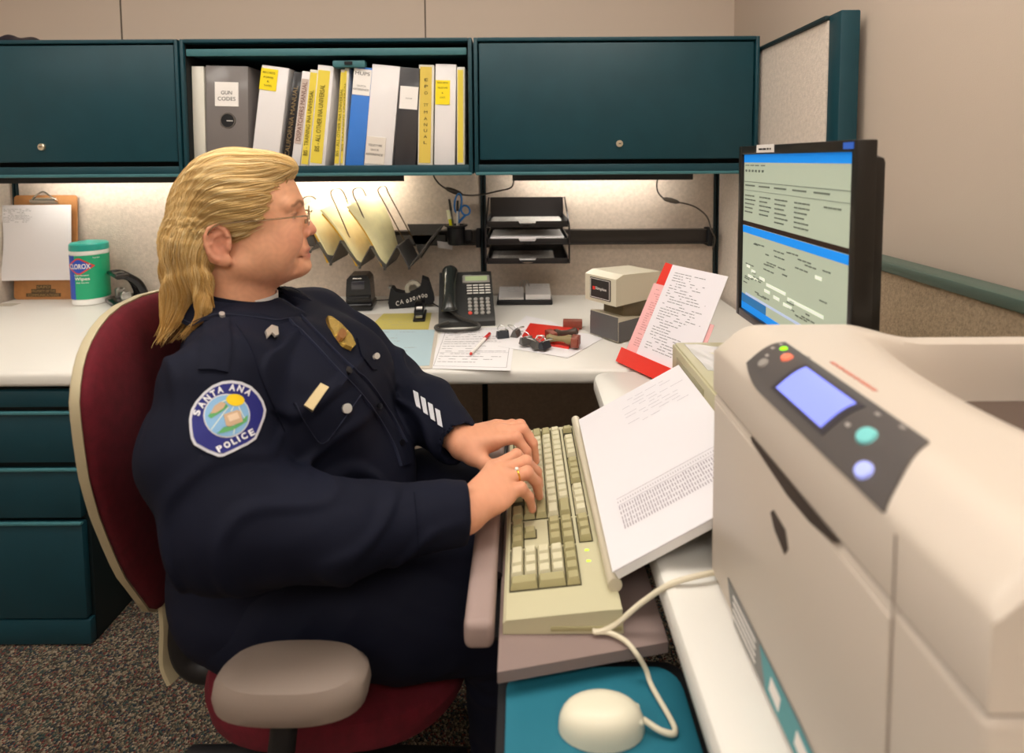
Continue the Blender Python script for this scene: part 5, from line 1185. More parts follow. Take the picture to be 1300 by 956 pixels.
for s, hd in HANDS.items():
    W = np.array(hd['W'])
    for i, f in enumerate(hd['F']):
        f = [np.array(p) for p in f]; rr = [(.0118, .0100, .0086, .0074), (.0120, .0102, .0088, .0076), (.0115, .0098, .0084, .0072), (.0105, .0088, .0076, .0066)][i]
        side = np.array([0, .012*(1.5-i)*(1 if s < 0 else -1), 0])
        sk.rc(W+side*.8, f[0], .0175, .0135, k=.014); 
        for j in range(3): sk.rc(f[j], f[j+1], rr[j], rr[j+1], k=.0035 if j else .006)
        sk.el(f[1], (rr[1]*1.06,)*3, k=.004)
        d = f[3]-f[2]; d /= np.linalg.norm(d); NAILS.append((f[3]-d*.004, d, rr[3], s, False))
    T = [np.array(p) for p in hd['T']]
    sk.rc(W+(T[0]-W)*.3, T[0], .018, .0165, k=.014); sk.rc(T[0], T[1], .0165, .0125, k=.010); sk.rc(T[1], T[2], .0118, .0105, k=.004); sk.rc(T[2], T[3], .0102, .0080, k=.004)
    d = T[3]-T[2]; d /= np.linalg.norm(d); NAILS.append((T[3]-d*.003, d, .0085, s, True))
    pc = (W+np.mean([np.array(f[0]) for f in hd['F']], 0))/2; sk.el(pc+np.array([.006, 0, -.004]), (.040, .036, .016), k=.014)

V, F = sk.mesh((-.62, -1.56, 0), (.24, -.90, 1.32), .0024)
# skin colours
loc = (V-HO)@HF.T
def ball(c, r, P=loc): return np.exp(-(((P-np.array(c))/np.array(r))**2).sum(1))
base = np.array(lin('dfa582')); C = np.tile(base, (len(V), 1))
def mixc(C, col, w): w = np.clip(w, 0, 1)[:, None]; return C*(1-w)+np.array(lin(col))*w
absl = np.stack([loc[:, 0], np.abs(loc[:, 1]), loc[:, 2]], 1)
C = mixc(C, 'd0786a', .32*ball((.10, .045, -.002), (.035, .03, .03), absl)); C = mixc(C, 'cf7468', .6*ball((.138, 0, .006), (.014, .02, .016)))
C = mixc(C, 'c98274', .45*ball((.07, 0, -.075), (.06, .06, .025))); C = mixc(C, 'd4826e', .6*ball((-.005, .082, 0), (.025, .012, .04), absl))
lipm = ball((.128, 0, -.0262), (.014, .023, .0040))+ball((.129, 0, -.0372), (.014, .021, .0048)); C = mixc(C, 'b8655a', np.clip(lipm*1.5, 0, .85))
eb = np.zeros(len(V))
for t_ in np.linspace(0, 1, 9): eb = np.maximum(eb, ball((.122-.014*t_-.008*t_*t_, .013+.034*t_, .0585+.006*math.sin(PI*min(1, t_*1.2))), (.011, .0050, .0034), absl))
C = mixc(C, '7a4e30', np.clip(eb*1.4-.2, 0, .85))
lid = ball((.111, .032, .0425), (.010, .014, .0022), absl); C = mixc(C, '5a3428', np.clip(lid*1.3, 0, .8)); C = mixc(C, 'c07a66', .5*ball((.108, .034, .032), (.012, .014, .005), absl))
mo = ball((.127, 0, -.0318), (.010, .016, .0013))+.6*ball((.119, .024, -.0362), (.008, .010, .0016), absl); C = mixc(C, '8a483e', np.clip(mo*1.2, 0, .7))
C = mixc(C, '8a4638', np.clip(1.2*ball((.1290, .0068, -.0040), (.0050, .0034, .0026), absl), 0, .8))
mott = np.sin(loc[:, 0]*210+3*np.sin(loc[:, 2]*140))*np.sin(loc[:, 2]*230+3*np.sin(loc[:, 0]*160)); C = C*(1+.05*mott)[:, None]
handm = V[:, 0] > -.08; hm = handm & (V[:, 2] > .69); C[hm] = C[hm]*.5+np.array(lin('d48e70'))*.5
for s, hd in HANDS.items():
    for f in hd['F']:
        for j, w in ((1, .35), (2, .3), (3, .45)): C = mixc(C, 'c56a58', w*np.exp(-((V-np.array(f[j]))**2).sum(1)/.009**2))
for c, d, r, s, th in NAILS:
    up = np.array([0, 0, 1.]) if not th else np.array([0, -.55 if s > 0 else .0, .85]); up = up-d*(up@d); up /= max(np.linalg.norm(up), 1e-6)
    if not th and abs(d[2]) > .5: up = np.array([.9, 0, .3]); up = up-d*(up@d); up /= np.linalg.norm(up)
    q = V-(c+up*r); C = mixc(C, 'f0c4b4', np.exp(-(((q@d)/.0055)**4+((q@np.cross(d, up))/.0045)**4+((q@up)/.005)**4))*.9)
person = thing('person', 'blonde person in dark navy police uniform and glasses typing at the keyboard', 'person', (-.335, -1.225, .0))
skinm = mat('skin', 'dc9e80', .48, attr='Col', sss=.12, bump=.25, bscale=900, spec=.4)
body = sculpt_obj('body', V, F, skinm, person, C)
# eyes
eyew = mat('eye_white', 'e8dfd8', .15, coat=.5); iris = mat('iris', '4f6a70', .2, coat=.5)
for s in (-1, 1):
    m = MB(); c = Vector(H(.0985, s*.031, .0385)); bm = bmesh.new(); bmesh.ops.create_uvsphere(bm, u_segments=24, v_segments=14, radius=.0118); bm.transform(Matrix.Translation(c)); m.bm(bm); e = part('eye', m, eyew, person, True)
    fw = Vector(HF[0]); R = fw.to_track_quat('Z', 'Y').to_matrix().to_4x4(); R.translation = c+fw*.0104
    part('iris', MB().lathe([(.0058, -.001), (.0052, .0009), (.002, .0016)], n=20, M=R), iris, e, True)
# ------------------------------------------------------------------ glasses
gm = mat('glasses_metal', 'c9b9a0', .2, metal=1); glass = mat('lens_glass', 'ffffff', .03, alpha=.10, spec=.8)
fr = None
m = MB()
def lensring(s, k=1.0): return [Vector(H(.1335-.10*max(0, abs(x_)-.008)**1.25, s*x_, .0365+z_)) for x_, z_ in [(.0335+.0225*k*math.copysign(abs(math.cos(t))**.8, math.cos(t)), .0150*k*math.copysign(abs(math.sin(t))**.85, math.sin(t))) for t in [2*PI*i/36 for i in range(36)]]]
for s in (-1, 1): m.tube(lensring(s), .0009, 6, closed=True)
m.tube(spline([H(.1335, -.011, .040), H(.1375, -.005, .044), H(.1375, .005, .044), H(.1335, .011, .040)], 5), .0012, 6)
glasses = part('glasses', m, gm, person, True, label='thin metal rimmed eyeglasses')
for s in (-1, 1):
    L_ = lensring(s, .97); c = sum(L_, Vector())/len(L_); m = MB(); n = len(L_); f_ = Vector(HF[0])*.0008
    m.add([c+f_]+[p+f_ for p in L_]+[c-f_]+[p-f_ for p in L_], [(0, 1+i, 1+(i+1) % n) for i in range(n)]+[(n+1, n+2+(i+1) % n, n+2+i) for i in range(n)]+[(1+i, n+2+i, n+2+(i+1) % n, 1+(i+1) % n) for i in range(n)])
    part('lens', m, glass, glasses, True)
    m = MB(); m.tube(spline([H(.1305, s*.0565, .040), H(.122, s*.066, .041), H(.105, s*.071, .040), H(.06, s*.0765, .0375), (H(.01, s*.084, .036)), H(-.012, s*.086, .030), H(-.026, s*.080, .008)], 6), [.0016]*37, 6, flat=1.3); part('temple_arm', m, gm, glasses, True)
    m = MB(); m.tube([H(.1325, s*.013, .032), H(.129, s*.0105, .030), H(.127, s*.0115, .026)], .0008, 6); m.tube([H(.127, s*.0115, .030), H(.1265, s*.0125, .0225)], .0024, 8); part('nose_pad', m, gm, glasses, True)
# ------------------------------------------------------------------ hair
hs_ = Sculpt(); h2 = hs_.frame(HO, HF)
hs_.el((.012, 0, .064), (.094, .0855, .094), f=h2); hs_.el((.066, 0, .122), (.042, .056, .028), k=.02, f=h2); hs_.el((.096, -.004, .124), (.021, .034, .013), k=.012, f=h2)
hs_.el((-.050, 0, .015), (.040, .070, .075), k=.03, f=h2)
for l in (-.05, -.02, .02, .05): hs_.rc((-.056, l, -.0), (-.080+.1*abs(l), l*1.05, -.118+.1*abs(l)), .034, .018, k=.03, f=h2)
for s in (-1, 1): hs_.rc((-.042, s*.062, -.020), (-.028, s*.084, -.100), .020, .011, k=.016, f=h2)
hs_.el((.142, 0, .022), (.080, .3, .088), 'S', .006, f=h2); hs_.el((.100, 0, -.035), (.088, .3, .068), 'S', .008, f=h2)
for s in (-1, 1): hs_.el((-.003, s*.095, -.004), (.026, .034, .041), 'S', .006, f=h2)
def hair_post(P):
    q = (P-HO)@HF.T; th = np.arctan2(q[:, 1], q[:, 2]-.03+.0)
    lo_ = np.clip((.02-q[:, 2])/.06, 0, 1)
    return .0009*np.sin(th*30+4*np.sin(q[:, 0]*22+q[:, 2]*9))*(1-lo_)+.0022*np.sin(q[:, 1]*150+6*np.sin(q[:, 2]*26+1))*lo_
hs_.post = hair_post
HV, HFc = hs_.mesh(H(0, 0, 0)-np.array([.16, .16, .19]), H(0, 0, 0)+np.array([.18, .17, .19]), .0026)
hl = (HV-HO)@HF.T
def haircol(z, r):
    pal = np.array([lin('e6c68a'), lin('d6b070'), lin('f0d8a4'), lin('c49c5c'), lin('ddbb7c')]); c = pal[(r*5).astype(int) % 5]
    w = np.clip((-z+.02)/.10, 0, 1)[:, None]*.5; return c*(1-w)+np.array(lin('c08c34'))*w
Hc = haircol(hl[:, 2], np.full(len(HV), .85))*.8
# strands combed back from the hairline and down the nape
NS = 11000; seed = HV[rng.integers(0, len(HV), NS)]; sl3 = (seed-HO)@HF.T; N_ = 15; step = np.where(sl3[:, 2] < -.02, .0052, .0062)[:, None]
P = seed.copy(); path = [P.copy()]; ph0 = rng.normal(0, .5, NS); lift = rng.uniform(.0002, .0034, NS)
for k in range(N_):
    q = (P-HO)@HF.T; a, l, b = q[:, 0], q[:, 1], q[:, 2]
    wt = np.clip((.02-a)/.08, 0, 1); back = np.stack([-np.ones(NS), np.zeros(NS), .10-.9*np.abs(l)/.08*np.clip((a+.02)/.1, -.2, 1)*.5], 1)
    down = np.stack([-.12*np.ones(NS), -.12*l/.06, -np.ones(NS)], 1); d = back*(1-wt)[:, None]+down*wt[:, None]
    lw_ = np.clip((.03-b)/.06, 0, 1)[:, None]; d = d*(1-lw_)+np.array([-.10, 0, -1.])*lw_; low = b < -.03
    wv = 6*np.sin(l*60); d[:, 1] += .32*np.sin(b*55+wv+ph0)*lw_[:, 0]; d[:, 0] += .28*np.sin(b*48+wv*.7+ph0*.6)*lw_[:, 0]-.35*np.clip((-.10-b)/.03, 0, 1)
    D = d@HF; g = hs_.grad(P); D = D-(D*g).sum(1)[:, None]*g*(~low | (b > -.10))[:, None]; D /= np.linalg.norm(D, axis=1, keepdims=True)
    P = P+D*step; dist = hs_.ev(P); tgt = lift; corr = np.clip(dist-tgt, -.004, .002); P = P-hs_.grad(P)*corr[:, None]; path.append(P.copy())
path = np.array(path)
SV = []; SF = []; SC = []; rr = rng.uniform(0, 1, NS); lowp = ((path[-1]-HO)@HF.T)[:, 2]
faceclip = ((path-HO)@HF.T)
vi = len(HV); ok = (faceclip[:, :, 0].max(0) < .125) & (lowp > -.162)
ids = np.where(ok)[0]; K = N_+1
for kk in range(K):
    T_ = path[min(kk+1, K-1)]-path[max(kk-1, 0)]; T_ /= np.maximum(np.linalg.norm(T_, axis=1, keepdims=True), 1e-9)
    n1 = np.cross(T_, [0.3, .5, .8]); n1 /= np.linalg.norm(n1, axis=1, keepdims=True); n2 = np.cross(T_, n1); w = .00058*(1-(kk/K)**3*.8)*(min(1, .3+kk/2))
    for j in range(3): aa = 2*PI*j/3; SV.append((path[kk]+(n1*math.cos(aa)+n2*math.sin(aa))*w)[ids])
SV = np.array(SV); n = len(ids); SV2 = SV.reshape(K*3, n, 3)
allv = SV2.transpose(1, 0, 2).reshape(-1, 3); f0 = []
for kk in range(K-1):
    for j in range(3): f0.append((kk*3+j, kk*3+(j+1) % 3, (kk+1)*3+(j+1) % 3, (kk+1)*3+j))
f0 = np.array(f0); SF = (f0[None]+(np.arange(n)*K*3)[:, None, None]).reshape(-1, 4)+len(HV)
zc3 = ((path.mean(0)-HO)@HF.T)[:, 2][ids]; SC = np.repeat(haircol(zc3, rr[ids]), K*3, 0)
hairm = mat('blonde_hair', 'd0a55c', .42, attr='Col', spec=.45)
sculpt_obj('hair', np.concatenate([HV, allv]), np.concatenate([HFc, SF]), hairm, person, np.concatenate([Hc, SC]), 'blonde shoulder length hair combed back')
# ------------------------------------------------------------------ uniform shirt
sh = Sculpt()
NB = np.array([-.445, -1.200, .952])
sh.rc(NB, (-.385, -1.375, .940), .078, .072, k=.03); sh.rc(NB, (-.372, -1.050, .940), .078, .066, k=.03)
sh.el((-.355, -1.205, .850), (.150, .190, .150), k=.05); sh.el((-.425, -1.21, .78), (.100, .180, .235), k=.05)
sh.el((-.300, -1.285, .850), (.105, .098, .100), k=.05); sh.el((-.285, -1.125, .850), (.098, .090, .100), k=.05)
sh.el((-.328, -1.205, .690), (.190, .205, .165), k=.05); sh.el((-.360, -1.21, .575), (.185, .222, .115), k=.05)
RS = [((-.385, -1.385, .938), .076), ((-.385, -1.418, .865), .083), ((-.330, -1.455, .782), .076), ((-.19, -1.440, .760), .060), ((-.035, -1.397, .752), .0425)]
LS = [((-.372, -1.050, .940), .070), ((-.310, -1.015, .865), .072), ((-.225, -1.010, .785), .066), ((-.13, -1.09, .772), .058), ((-.060, -1.178, .751), .0415)]
for S_ in (RS, LS):
    for (a, ra), (b, rb) in zip(S_, S_[1:]): sh.rc(a, b, ra, rb, k=.022)
    e = np.array(S_[-1][0]); d = e-np.array(S_[-2][0]); d /= np.linalg.norm(d); ce = e+d*.012
    sh.rc(e+d*-.012, e+d*.06, .0335, .0335, 'S', .003); sh.hs(ce, d, .075, 'S', .003)
    c0 = e-d*.050; sh.ops.append(('rc', (c0, c0+d*.001, S_[-1][1]+.0045, S_[-1][1]+.0045, None), 'U', .004, 0)) if 0 else None
sh.rc(H(.006, 0, -.15), H(.004, 0, 0.02), .073, .073, 'S', .006)
sh.el(H(.075, 0, -.120), (.035, .024, .040), 'S', .01)
def shirt_post(P):
    x, y, z = P[:, 0], P[:, 1], P[:, 2]
    def g(c, r): return np.exp(-(((P-np.array(c))/np.array(r))**2).sum(1))
    def rg(q): return np.maximum(0, np.sin(q))**3
    w1 = rg(44*z+20*x+3.2*np.sin(17*x+9*y+1)+1.6*np.sin(31*y+12*z))
    w2 = rg(52*x-30*z+3.0*np.sin(21*z+9*x)+1.6*np.sin(33*y+17*x))
    w3 = rg(34*x+50*z+2.6*np.sin(19*x-13*z)+1.2*np.sin(40*x))
    a1 = g((-.34, -1.45, .78), (.09, .09, .08))+.7*g((-.20, -1.44, .76), (.08, .07, .06)); a2 = g((-.30, -1.33, .90), (.10, .09, .10)); a3 = g((-.22, -1.2, .74), (.15, .2, .08)); a4 = g((-.2, -1.02, .79), (.1, .08, .07)); a5 = g((-.42, -1.40, .92), (.07, .06, .10))
    a6 = g((-.24, -1.3, .92), (.09, .08, .07)); a7 = g((-.10, -1.42, .755), (.05, .05, .05))
    return -.016*w2*a1-.013*w3*a2-.014*w1*a3-.014*w2*a4-.010*w1*a5-.004*w3*a6-.009*w2*a7-.0030*np.sin(23*x+13*z+3*np.sin(17*y+5*z))
sh.post = shirt_post
Vs, Fs = sh.mesh((-.64, -1.58, .44), (.02, -.90, 1.10), .0034)
navy = mat('navy_uniform', '0f1222', .75, bump=.25, bscale=1200, var=.08, vscale=14, spec=.18)
shirt = sculpt_obj('shirt', Vs, Fs, navy, person, None)
def onshirt(uv, eps): 
    P = sh.trace(uv); return P+sh.grad(P, .004)*eps
def plate(name, poly, material, eps, th, label=None):
    """a stiff metal piece pinned on the shirt: its outline is laid on the plane that touches the cloth at its middle"""
    c = (sum(p[0] for p in poly)/len(poly), sum(p[1] for p in poly)/len(poly)); smp = [c]+[(c[0]+(p[0]-c[0])*.8, c[1]+(p[1]-c[1])*.8) for p in poly]
    P = sh.trace(smp); n_ = sh.grad(P, .012).mean(0); n_ /= np.linalg.norm(n_); O = P.mean(0); off = max(0, ((P-O)@n_).max())+eps; O = O+n_*off; V = []
    for u, v in poly: r_ = ray(u, v); V.append(np.array(CAM)+r_*(((O-np.array(CAM))@n_)/(r_@n_)))
    k = len(V); m = MB(); m.add([v for v in V]+[v-n_*th for v in V], [tuple(range(k)), tuple(range(2*k-1, k-1, -1))]+[(i, k+i, k+(i+1) % k, (i+1) % k) for i in range(k)])
    return part(name, m, material, shirt, True, label=label, smooth=30)
def decal(name, poly, material, eps=.0015, rings=5, parent=None, label=None, th=None, sub=4, center=None):
    """a cloth or metal piece that follows the shirt: poly is its outline in the photograph, cast on to the shirt"""
    o = []; n0 = len(poly)
    for i in range(n0):
        a, b = poly[i], poly[(i+1) % n0]
        for k in range(sub): o.append((a[0]+(b[0]-a[0])*k/sub, a[1]+(b[1]-a[1])*k/sub))
    c = center or (sum(p[0] for p in o)/len(o), sum(p[1] for p in o)/len(o)); n = len(o); uv = [c]
    for r_ in range(1, rings+1): uv += [(c[0]+(p[0]-c[0])*r_/rings, c[1]+(p[1]-c[1])*r_/rings) for p in o]
    P = sh.trace(uv); G_ = sh.grad(P, .004); top = P+G_*eps; bot = P-G_*.001
    F = [(0, 1+i, 1+(i+1) % n) for i in range(n)]
    for r_ in range(rings-1): F += [(1+r_*n+i, 1+(r_+1)*n+i, 1+(r_+1)*n+(i+1) % n, 1+r_*n+(i+1) % n) for i in range(n)]
    m = MB(); m.add(top, F); k = len(top); m.add(bot[-n:], []); a = 1+(rings-1)*n
    m.f += [(a+i, k+i, k+(i+1) % n, a+(i+1) % n) for i in range(n)]
    return part(name, m, material, parent or shirt, True, label=label, smooth=50)
def glyph(m, s, u, v, ang, hpx, wpx, eps):
    vs, fs = text_mesh(s, .04); P = np.array(vs); mn = P.min(0); mx = P.max(0); c = (mn+mx)/2; sy = hpx/(mx[1]-mn[1]); sx = wpx/(mx[0]-mn[0]); ca, sa = math.cos(ang), math.sin(ang)
    uv = [(u+(p[0]-c[0])*sx*ca+(p[1]-c[1])*sy*sa, v+(p[0]-c[0])*sx*sa-(p[1]-c[1])*sy*ca) for p in P]
    m.add(onshirt(uv, eps), fs)
pout = [(240.8, 532.7), (243.2, 520.7), (249, 510), (259, 498), (269.7, 489.4), (281.7, 484.6), (293.7, 483.4), (305.7, 485.2), (317.7, 490.6), (327.4, 500.2), (333.4, 509.9), (336.4, 520.7), (334.6, 530.3), (329.8, 543.5), (323.8, 558), (314, 565), (297, 573.6), (283, 579.6), (277, 580), (263.7, 574.8), (246.8, 565), (243, 556.7), (241.4, 544.7)]
pc_ = (288, 531); silver = mat('patch_silver', 'cfcfd6', .5, bump=.3, bscale=1500); pblue = mat('patch_blue', '1c2076', .6, bump=.3, bscale=1500)
decal('patch_border', pout, silver, .0022, 8, sub=2, center=pc_, label='silver bordered shoulder patch'); sc_in = lambda f: [(pc_[0]+(x-pc_[0])*f, pc_[1]+(y-pc_[1])*f) for x, y in pout]
decal('patch_field', sc_in(.925), pblue, .0028, 8, sub=2, center=pc_, label='dark blue field of the shoulder patch')
def circ(c, rx, ry, n=28, rot=0): return [(c[0]+rx*math.cos(t)*math.cos(rot)-ry*math.sin(t)*math.sin(rot), c[1]+rx*math.cos(t)*math.sin(rot)+ry*math.sin(t)*math.cos(rot)) for t in [2*PI*i/n for i in range(n)]]
decal('patch_ring', circ((287, 528.3), 28.5, 28), silver, .0034, 5, sub=1); decal('patch_sky', circ((287, 528.3), 26.8, 26.3), mat('patch_sky', '86b4dc', .6), .0040, 5, sub=1)
decal('patch_sun', circ((297, 508.5), 11, 7.6, 20, .15), mat('patch_sun', 'f4cf12', .5), .0048, 3, sub=1)
decal('patch_green', [(264, 529), (272, 518), (284, 511), (289, 517), (280, 524), (268, 532)], mat('patch_green', '5fa86a', .6), .0046, 2)
decal('patch_mission', [(267, 526), (272, 516), (280, 510.5), (286, 513), (283, 519), (274, 525)], mat('patch_tan', 'c8a98a', .6), .0051, 2)
decal('patch_green', [(275, 551), (283, 543), (292, 544), (308, 532), (312, 528), (311, 536), (296, 546), (283, 550)], MATS['patch_green'], .0046, 2)
decal('patch_court', [(283, 527), (299, 521.5), (303, 523), (306, 536), (290, 542.5), (286, 541)], MATS['patch_tan'], .0051, 2)
decal('patch_court', [(287, 529), (299, 524.5), (302, 532), (290, 536.5)], mat('patch_court_light', 'e2c8ac', .6), .0056, 2)
m = MB()
for a, b in (((289, 517), (268, 546)), ((295, 517), (292, 523)), ((301, 517), (308, 532)), ((278, 512), (288, 508)), ((296, 545), (295, 552))):
    d = np.array(b)-np.array(a); nrm = np.array([-d[1], d[0]])/np.linalg.norm(d)*.5; m.add(onshirt([tuple(a+nrm), tuple(b+nrm), tuple(b-nrm), tuple(a-nrm)], .0046), [(0, 1, 2, 3)])
part('patch_rays', m, mat('patch_ray', 'e6ead8', .6), shirt, True, smooth=0)
m = MB(); tx = [('S', 251, 524.5), ('A', 256.6, 514.2), ('N', 263.5, 506.2), ('T', 270.8, 500), ('A', 279, 495.2), ('A', 293.7, 492.5), ('N', 303.5, 494.2), ('A', 313, 498.5)]
for i, (ch, u, v) in enumerate(tx): dx, dy = u-288, v-533; glyph(m, ch, u, v, math.atan2(dx, -dy)*1.0, 8.6, 7.4 if ch != 'T' else 6.5, .0042)
part('patch_letters', m, mat('patch_white', 'e4e4ea', .5), shirt, True, smooth=0); m = MB()
tx = [('P', 278.5, 570.5, 7), ('O', 287.3, 565.6, 8), ('L', 295.5, 561, 6), ('I', 301, 558, 2.2), ('C', 308, 554.4, 7.2), ('E', 317, 550, 6.6)]
for ch, u, v, w in tx: glyph(m, ch, u, v, -.50, 8.6, w, .0042)
part('patch_letters', m, mat('patch_white', 'e4e4ea', .5), shirt, True, smooth=0)
gold = mat('gold_badge', 'd8b45a', .25, metal=.9, bump=.8, bscale=900); brass = mat('name_brass', 'cdb98e', .35, metal=.6); nav2 = mat('navy_trim', '0d1020', .75, bump=.25, bscale=1200, spec=.18)
plate('name_plate', [(386, 514), (407, 486), (417.5, 491), (397, 521)], brass, .0085, .009, label='small brass name plate')
plate('badge', [(416, 401), (421, 401), (433, 410), (447, 425), (452, 437), (448, 441), (438, 437), (426, 424), (419, 413)], gold, .0035, .007, label='gold badge')
plate('badge_centre', circ((435, 423), 5, 6, 16), mat('badge_copper', 'b07a48', .4, metal=.5), .0070, .008)
plate('collar_pin', [(337.5, 419), (345, 412), (353, 414.5), (354, 424), (350, 426), (346, 421.5), (340, 428)], mat('pin_silver', 'e0d6cc', .3, metal=.7), .0075, .004, label='silver sergeant chevron pin')
for i in range(4):
    x0 = 525+9.2*i; y0 = 496+7.6*i; decal('service_stripe', [(x0, y0), (x0+6.0, y0+3.2), (x0+9.5, y0+24), (x0+3.6, y0+20.5)], silver, .0022, 2, label='silver service stripe')
decal('pocket_flap', [(372, 512), (388, 494), (418, 470), (434, 474), (459, 500), (438, 532), (411, 566), (392, 545)], nav2, .0030, 8, label=None)
decal('pocket_flap', [(452, 430), (462, 432), (480, 456), (478, 470), (472, 470), (458, 452)], nav2, .0030, 6)
bsil = mat('button_silver', 'd9d3cc', .3, metal=.6)
for u, v, r_ in ((438, 519, 5.6), (475, 454, 3.8)):
    decal('button', circ((u, v), r_, r_*1.05, 16), bsil, .0065, 2, sub=1, label='silver pocket button')
def strip(name, pts, w, material, eps, parent=None, label=None):
    n = len(pts); L_ = []; R_ = []
    for i in range(n):
        a = np.array(pts[max(i-1, 0)], float); b = np.array(pts[min(i+1, n-1)], float); d = (b-a)/np.linalg.norm(b-a); nr = np.array([-d[1], d[0]]); L_.append(np.array(pts[i])+nr*w/2); R_.append(np.array(pts[i])-nr*w/2)
    uv = []
    for j in range(5): uv += [tuple(l*(1-j/4)+r*(j/4)) for l, r in zip(L_, R_)]
    P = sh.trace(uv); G_ = sh.grad(P, .004); e = np.array([-.001, eps, eps, eps, -.001]).repeat(n); P = P+G_*e[:, None]
    m = MB().add(P, [(j*n+i, j*n+i+1, (j+1)*n+i+1, (j+1)*n+i) for j in range(4) for i in range(n-1)]); return part(name, m, material, parent or shirt, True, label=label, smooth=60)
def pl2(p, n=5): return [(v.x, v.y) for v in spline([(a, b, 0) for a, b in p], n)]
strip('placket', pl2([(372, 402), (400, 430), (430, 462), (457, 488), (478, 515), (494, 540), (508, 566), (516, 590)]), 15, nav2, .0035)
for u, v in ((479, 516), (508, 563), (442, 473)): decal('button', circ((u, v), 3.0, 3.8, 12), mat('button_black', '0f0f14', .3, coat=.4), .006, 2, sub=1)
decal('epaulette', [(262, 404), (291, 406), (293, 440), (289, 474), (270, 470), (252, 470), (256, 436)], nav2, .0042, 6)
decal('button', circ((283, 404), 3.4, 2.6, 12), bsil, .0085, 2, sub=1, label='small silver epaulette button')
st_ = mat('navy_stitch_highlight', '1d2238', .7)  # stitched lines in lighter navy paint in the highlight along cloth edges
strip('stitch_highlight', pl2([(375, 513), (392, 543), (411, 563), (437, 529), (456, 502)]), 1.3, st_, .0046)
strip('stitch_highlight', pl2([(366, 406), (394, 433), (424, 466), (450, 493), (471, 519), (487, 544), (501, 570), (508, 592)]), 1.2, st_, .0046)
strip('stitch_highlight', pl2([(378, 398), (406, 427), (436, 458), (464, 483), (485, 511), (501, 536), (515, 562)]), 1.2, st_, .0046)
strip('cuff_seam', pl2([(526, 625), (529, 655), (531, 690), (527, 722)]), 2.0, nav2, .0016)
strip('sleeve_seam', pl2([(300, 412), (318, 440), (330, 475), (345, 510), (362, 548)]), 2.2, nav2, .0018)
# collar: leaves hinged on a band round the neck
def drape(vs, eps):
    P = np.array([tuple(v) for v in vs]); d = sh.ev(P); G_ = sh.grad(P, .004); P = P+G_*np.clip(eps-d, 0, .03)[:, None]; return [tuple(p) for p in P]
def nk(a, r, b): return Vector(H(.006+r*math.cos(a), r*math.sin(a), b))
m = MB(); m.grid(lambda u, v: nk(2*PI*u*.86+PI*.14, .0735+.002*math.sin(PI*v), -.100-.020*math.cos(2*PI*u*.86+PI*.14)*1.0+.026*(v-.5)-.006), 60, 5, .002)
part('collar_band', m, nav2, shirt, True, smooth=60)
for s in (-1, 1):
    def leaf(u, v, s=s):                     # u: from the nape to the front point, v: from the fold down to the edge
        ang = s*(PI*(1-u)+.30*u); top = nk(ang, .077+.003*u, -.084-.022*(math.cos(ang)+1)/2*1.2)
        bk = (1-math.cos(ang))/2; out = nk(ang*(1-.10*v*u), .077+(.040-.026*bk**2)*v+.012*u*v, -.084-.022*(math.cos(ang)+1)/2*1.2-(.036+.038*u**2)*v)
        return top+(out-top)*1.0+Vector((0, 0, .006*math.sin(PI*v)))
    m = MB(); m.grid(leaf, 34, 10, -.0034); m.v = drape(m.v, .0070); part('collar', m, nav2, shirt, True, smooth=40)
    ed = [leaf(u/30, .90) for u in range(31)]+[leaf(.955, .9-.8*q/8) for q in range(1, 9)]
    ed = [tuple(Vector(p)) for p in ed]; part('collar_stitch_highlight', MB().tube(drape(ed, .0105), .0007, 5), mat('navy_stitch_highlight', '1d2238', .7), shirt, True)  # lighter line paints the light caught on the collar edge
m = MB(); m.grid(lambda u, v: nk(-1.0+2.0*u, .0700, -.122+.020*v), 16, 4, .002); part('undershirt', m, mat('undershirt_white', 'e8e4e2', .8), person, True, label='white undershirt showing at the throat')
# ------------------------------------------------------------------ ring, trousers, shoes
f = HANDS[-1]['F'][2]; a = Vector(f[0]); b = Vector(f[1]); d = (b-a).normalized(); c = a+(b-a)*.55; n1 = d.cross(Z3).normalized(); n2 = n1.cross(d)
m = MB(); m.tube([c+(n1*math.cos(t)+n2*math.sin(t))*.0108 for t in [2*PI*i/28 for i in range(28)]], .0014, 8, closed=True); rg = part('finger_ring', m, mat('ring_gold', 'e0b040', .2, metal=1), person, True, label='gold ring with a pale stone')
q = c+n2*(.012 if n2.z > 0 else -.012)-n1*0; m = MB(); m.cbox(q, (.006, .006, .004), .0015); part('stone', m, mat('stone_pale', 'eef0ea', .1, coat=1), rg, True)
tr = Sculpt()
tr.el((-.345, -1.21, .555), (.170, .225, .092), k=.03)
for y in (-1.325, -1.105):
    tr.rc((-.31, y, .570), (-.12, y, .572), .108, .104, k=.03); tr.rc((-.12, y, .572), (.040, y, .552), .104, .086, k=.03); tr.rc((.040, y, .552), (.045, y, .16), .080, .062, k=.02); tr.hs((.045, y, .10), (0, 0, -1), .12, 'S', .004)
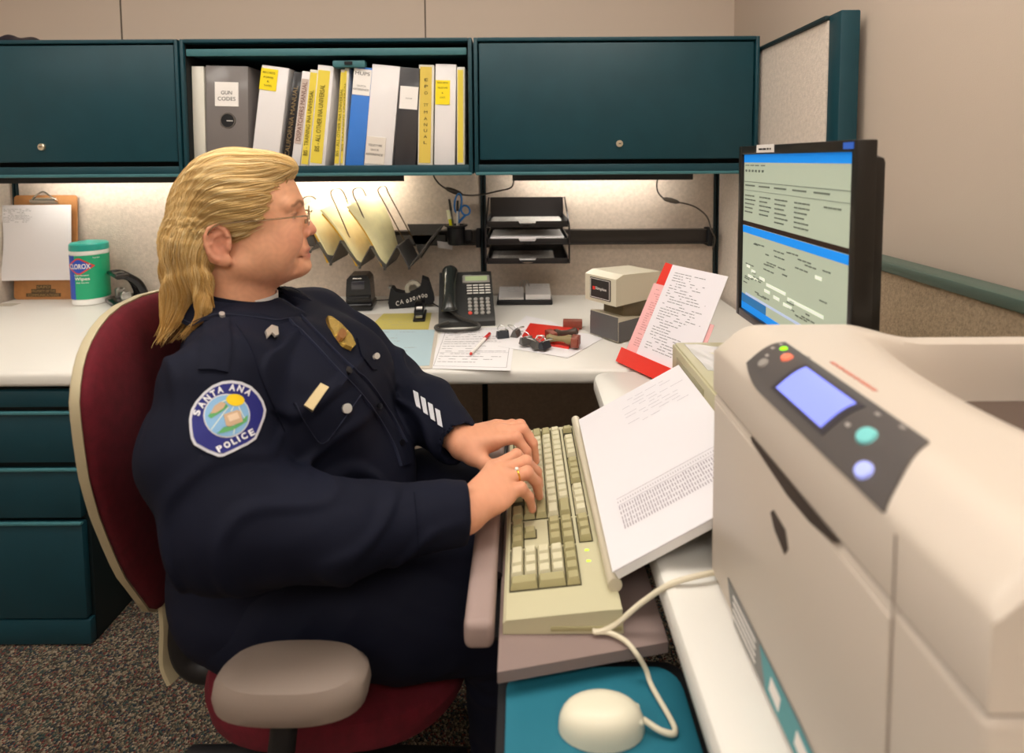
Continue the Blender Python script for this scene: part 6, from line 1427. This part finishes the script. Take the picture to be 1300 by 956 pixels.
tr.post = lambda P: -.004*(1-np.abs(np.sin(40*P[:, 0]+22*P[:, 1]+5*np.sin(20*P[:, 2]))))*np.exp(-((P[:, 0]-.03)/.12)**2)-.004*(1-np.abs(np.sin(50*P[:, 0]-30*P[:, 2]+4*np.sin(19*P[:, 1]))))*np.exp(-((P[:, 0]+.22)/.10)**2)
Vt, Ft = tr.mesh((-.58, -1.46, .06), (.16, -.96, .70), .006); sculpt_obj('trousers', Vt, Ft, nav2, person)
for y in (-1.315, -1.105):
    so = Sculpt(); so.rc((.030, y, .058), (.070, y, .050), .050, .048, k=.02); so.rc((.07, y, .05), (.165, y, .040), .046, .036, k=.02); so.hs((.1, y, .012), (0, 0, -1), .2, 'S', .002); so.rc((.04, y, .10), (.045, y, .13), .046, .044, k=.02)
    Vo, Fo = so.mesh((-.05, y-.08, -.02), (.24, y+.08, .20), .005); Vo[:, 2] -= .0; shoe = sculpt_obj('shoe', Vo, Fo, gl, person)
    sm2 = MB(); sm2.prism([(x_, y_) for x_, y_ in [(.10+.105*math.copysign(abs(math.cos(t))**.8, math.cos(t)), .040*math.copysign(abs(math.sin(t))**.8, math.sin(t))) for t in [2*PI*i/24 for i in range(24)]]], (0, y, .0), X3, Y3, .014, (0, 0, 1)); part('sole', sm2, blackm, shoe, True)
cd.dof.use_dof = True; cd.dof.focus_distance = 1.25; cd.dof.aperture_fstop = 3.2
w = bpy.data.worlds.new('world'); sc.world = w; w.use_nodes = True; w.node_tree.nodes['Background'].inputs[0].default_value = (.8, .85, .9, 1); w.node_tree.nodes['Background'].inputs[1].default_value = .0

GROUPS = dict(binder='binders and manuals on the open shelf', manual='binders and manuals on the open shelf', overhead_cabinet='overhead cabinets in a row', cubicle_panel='fabric panels along the back', slotted_post='slotted posts between the panels',
              ceiling_light='recessed ceiling lights', task_light='task lights under the cabinets', file_folder='folders in the zigzag sorter', bulldog_clip='clips around the red folder', rubber_stamp='rubber stamps on the desk', accessory_rail='rails on the back panels')
for o in list(bpy.data.objects):
    k = o.name.split('.')[0]
    if o.parent is None and k in GROUPS: o['group'] = GROUPS[k]
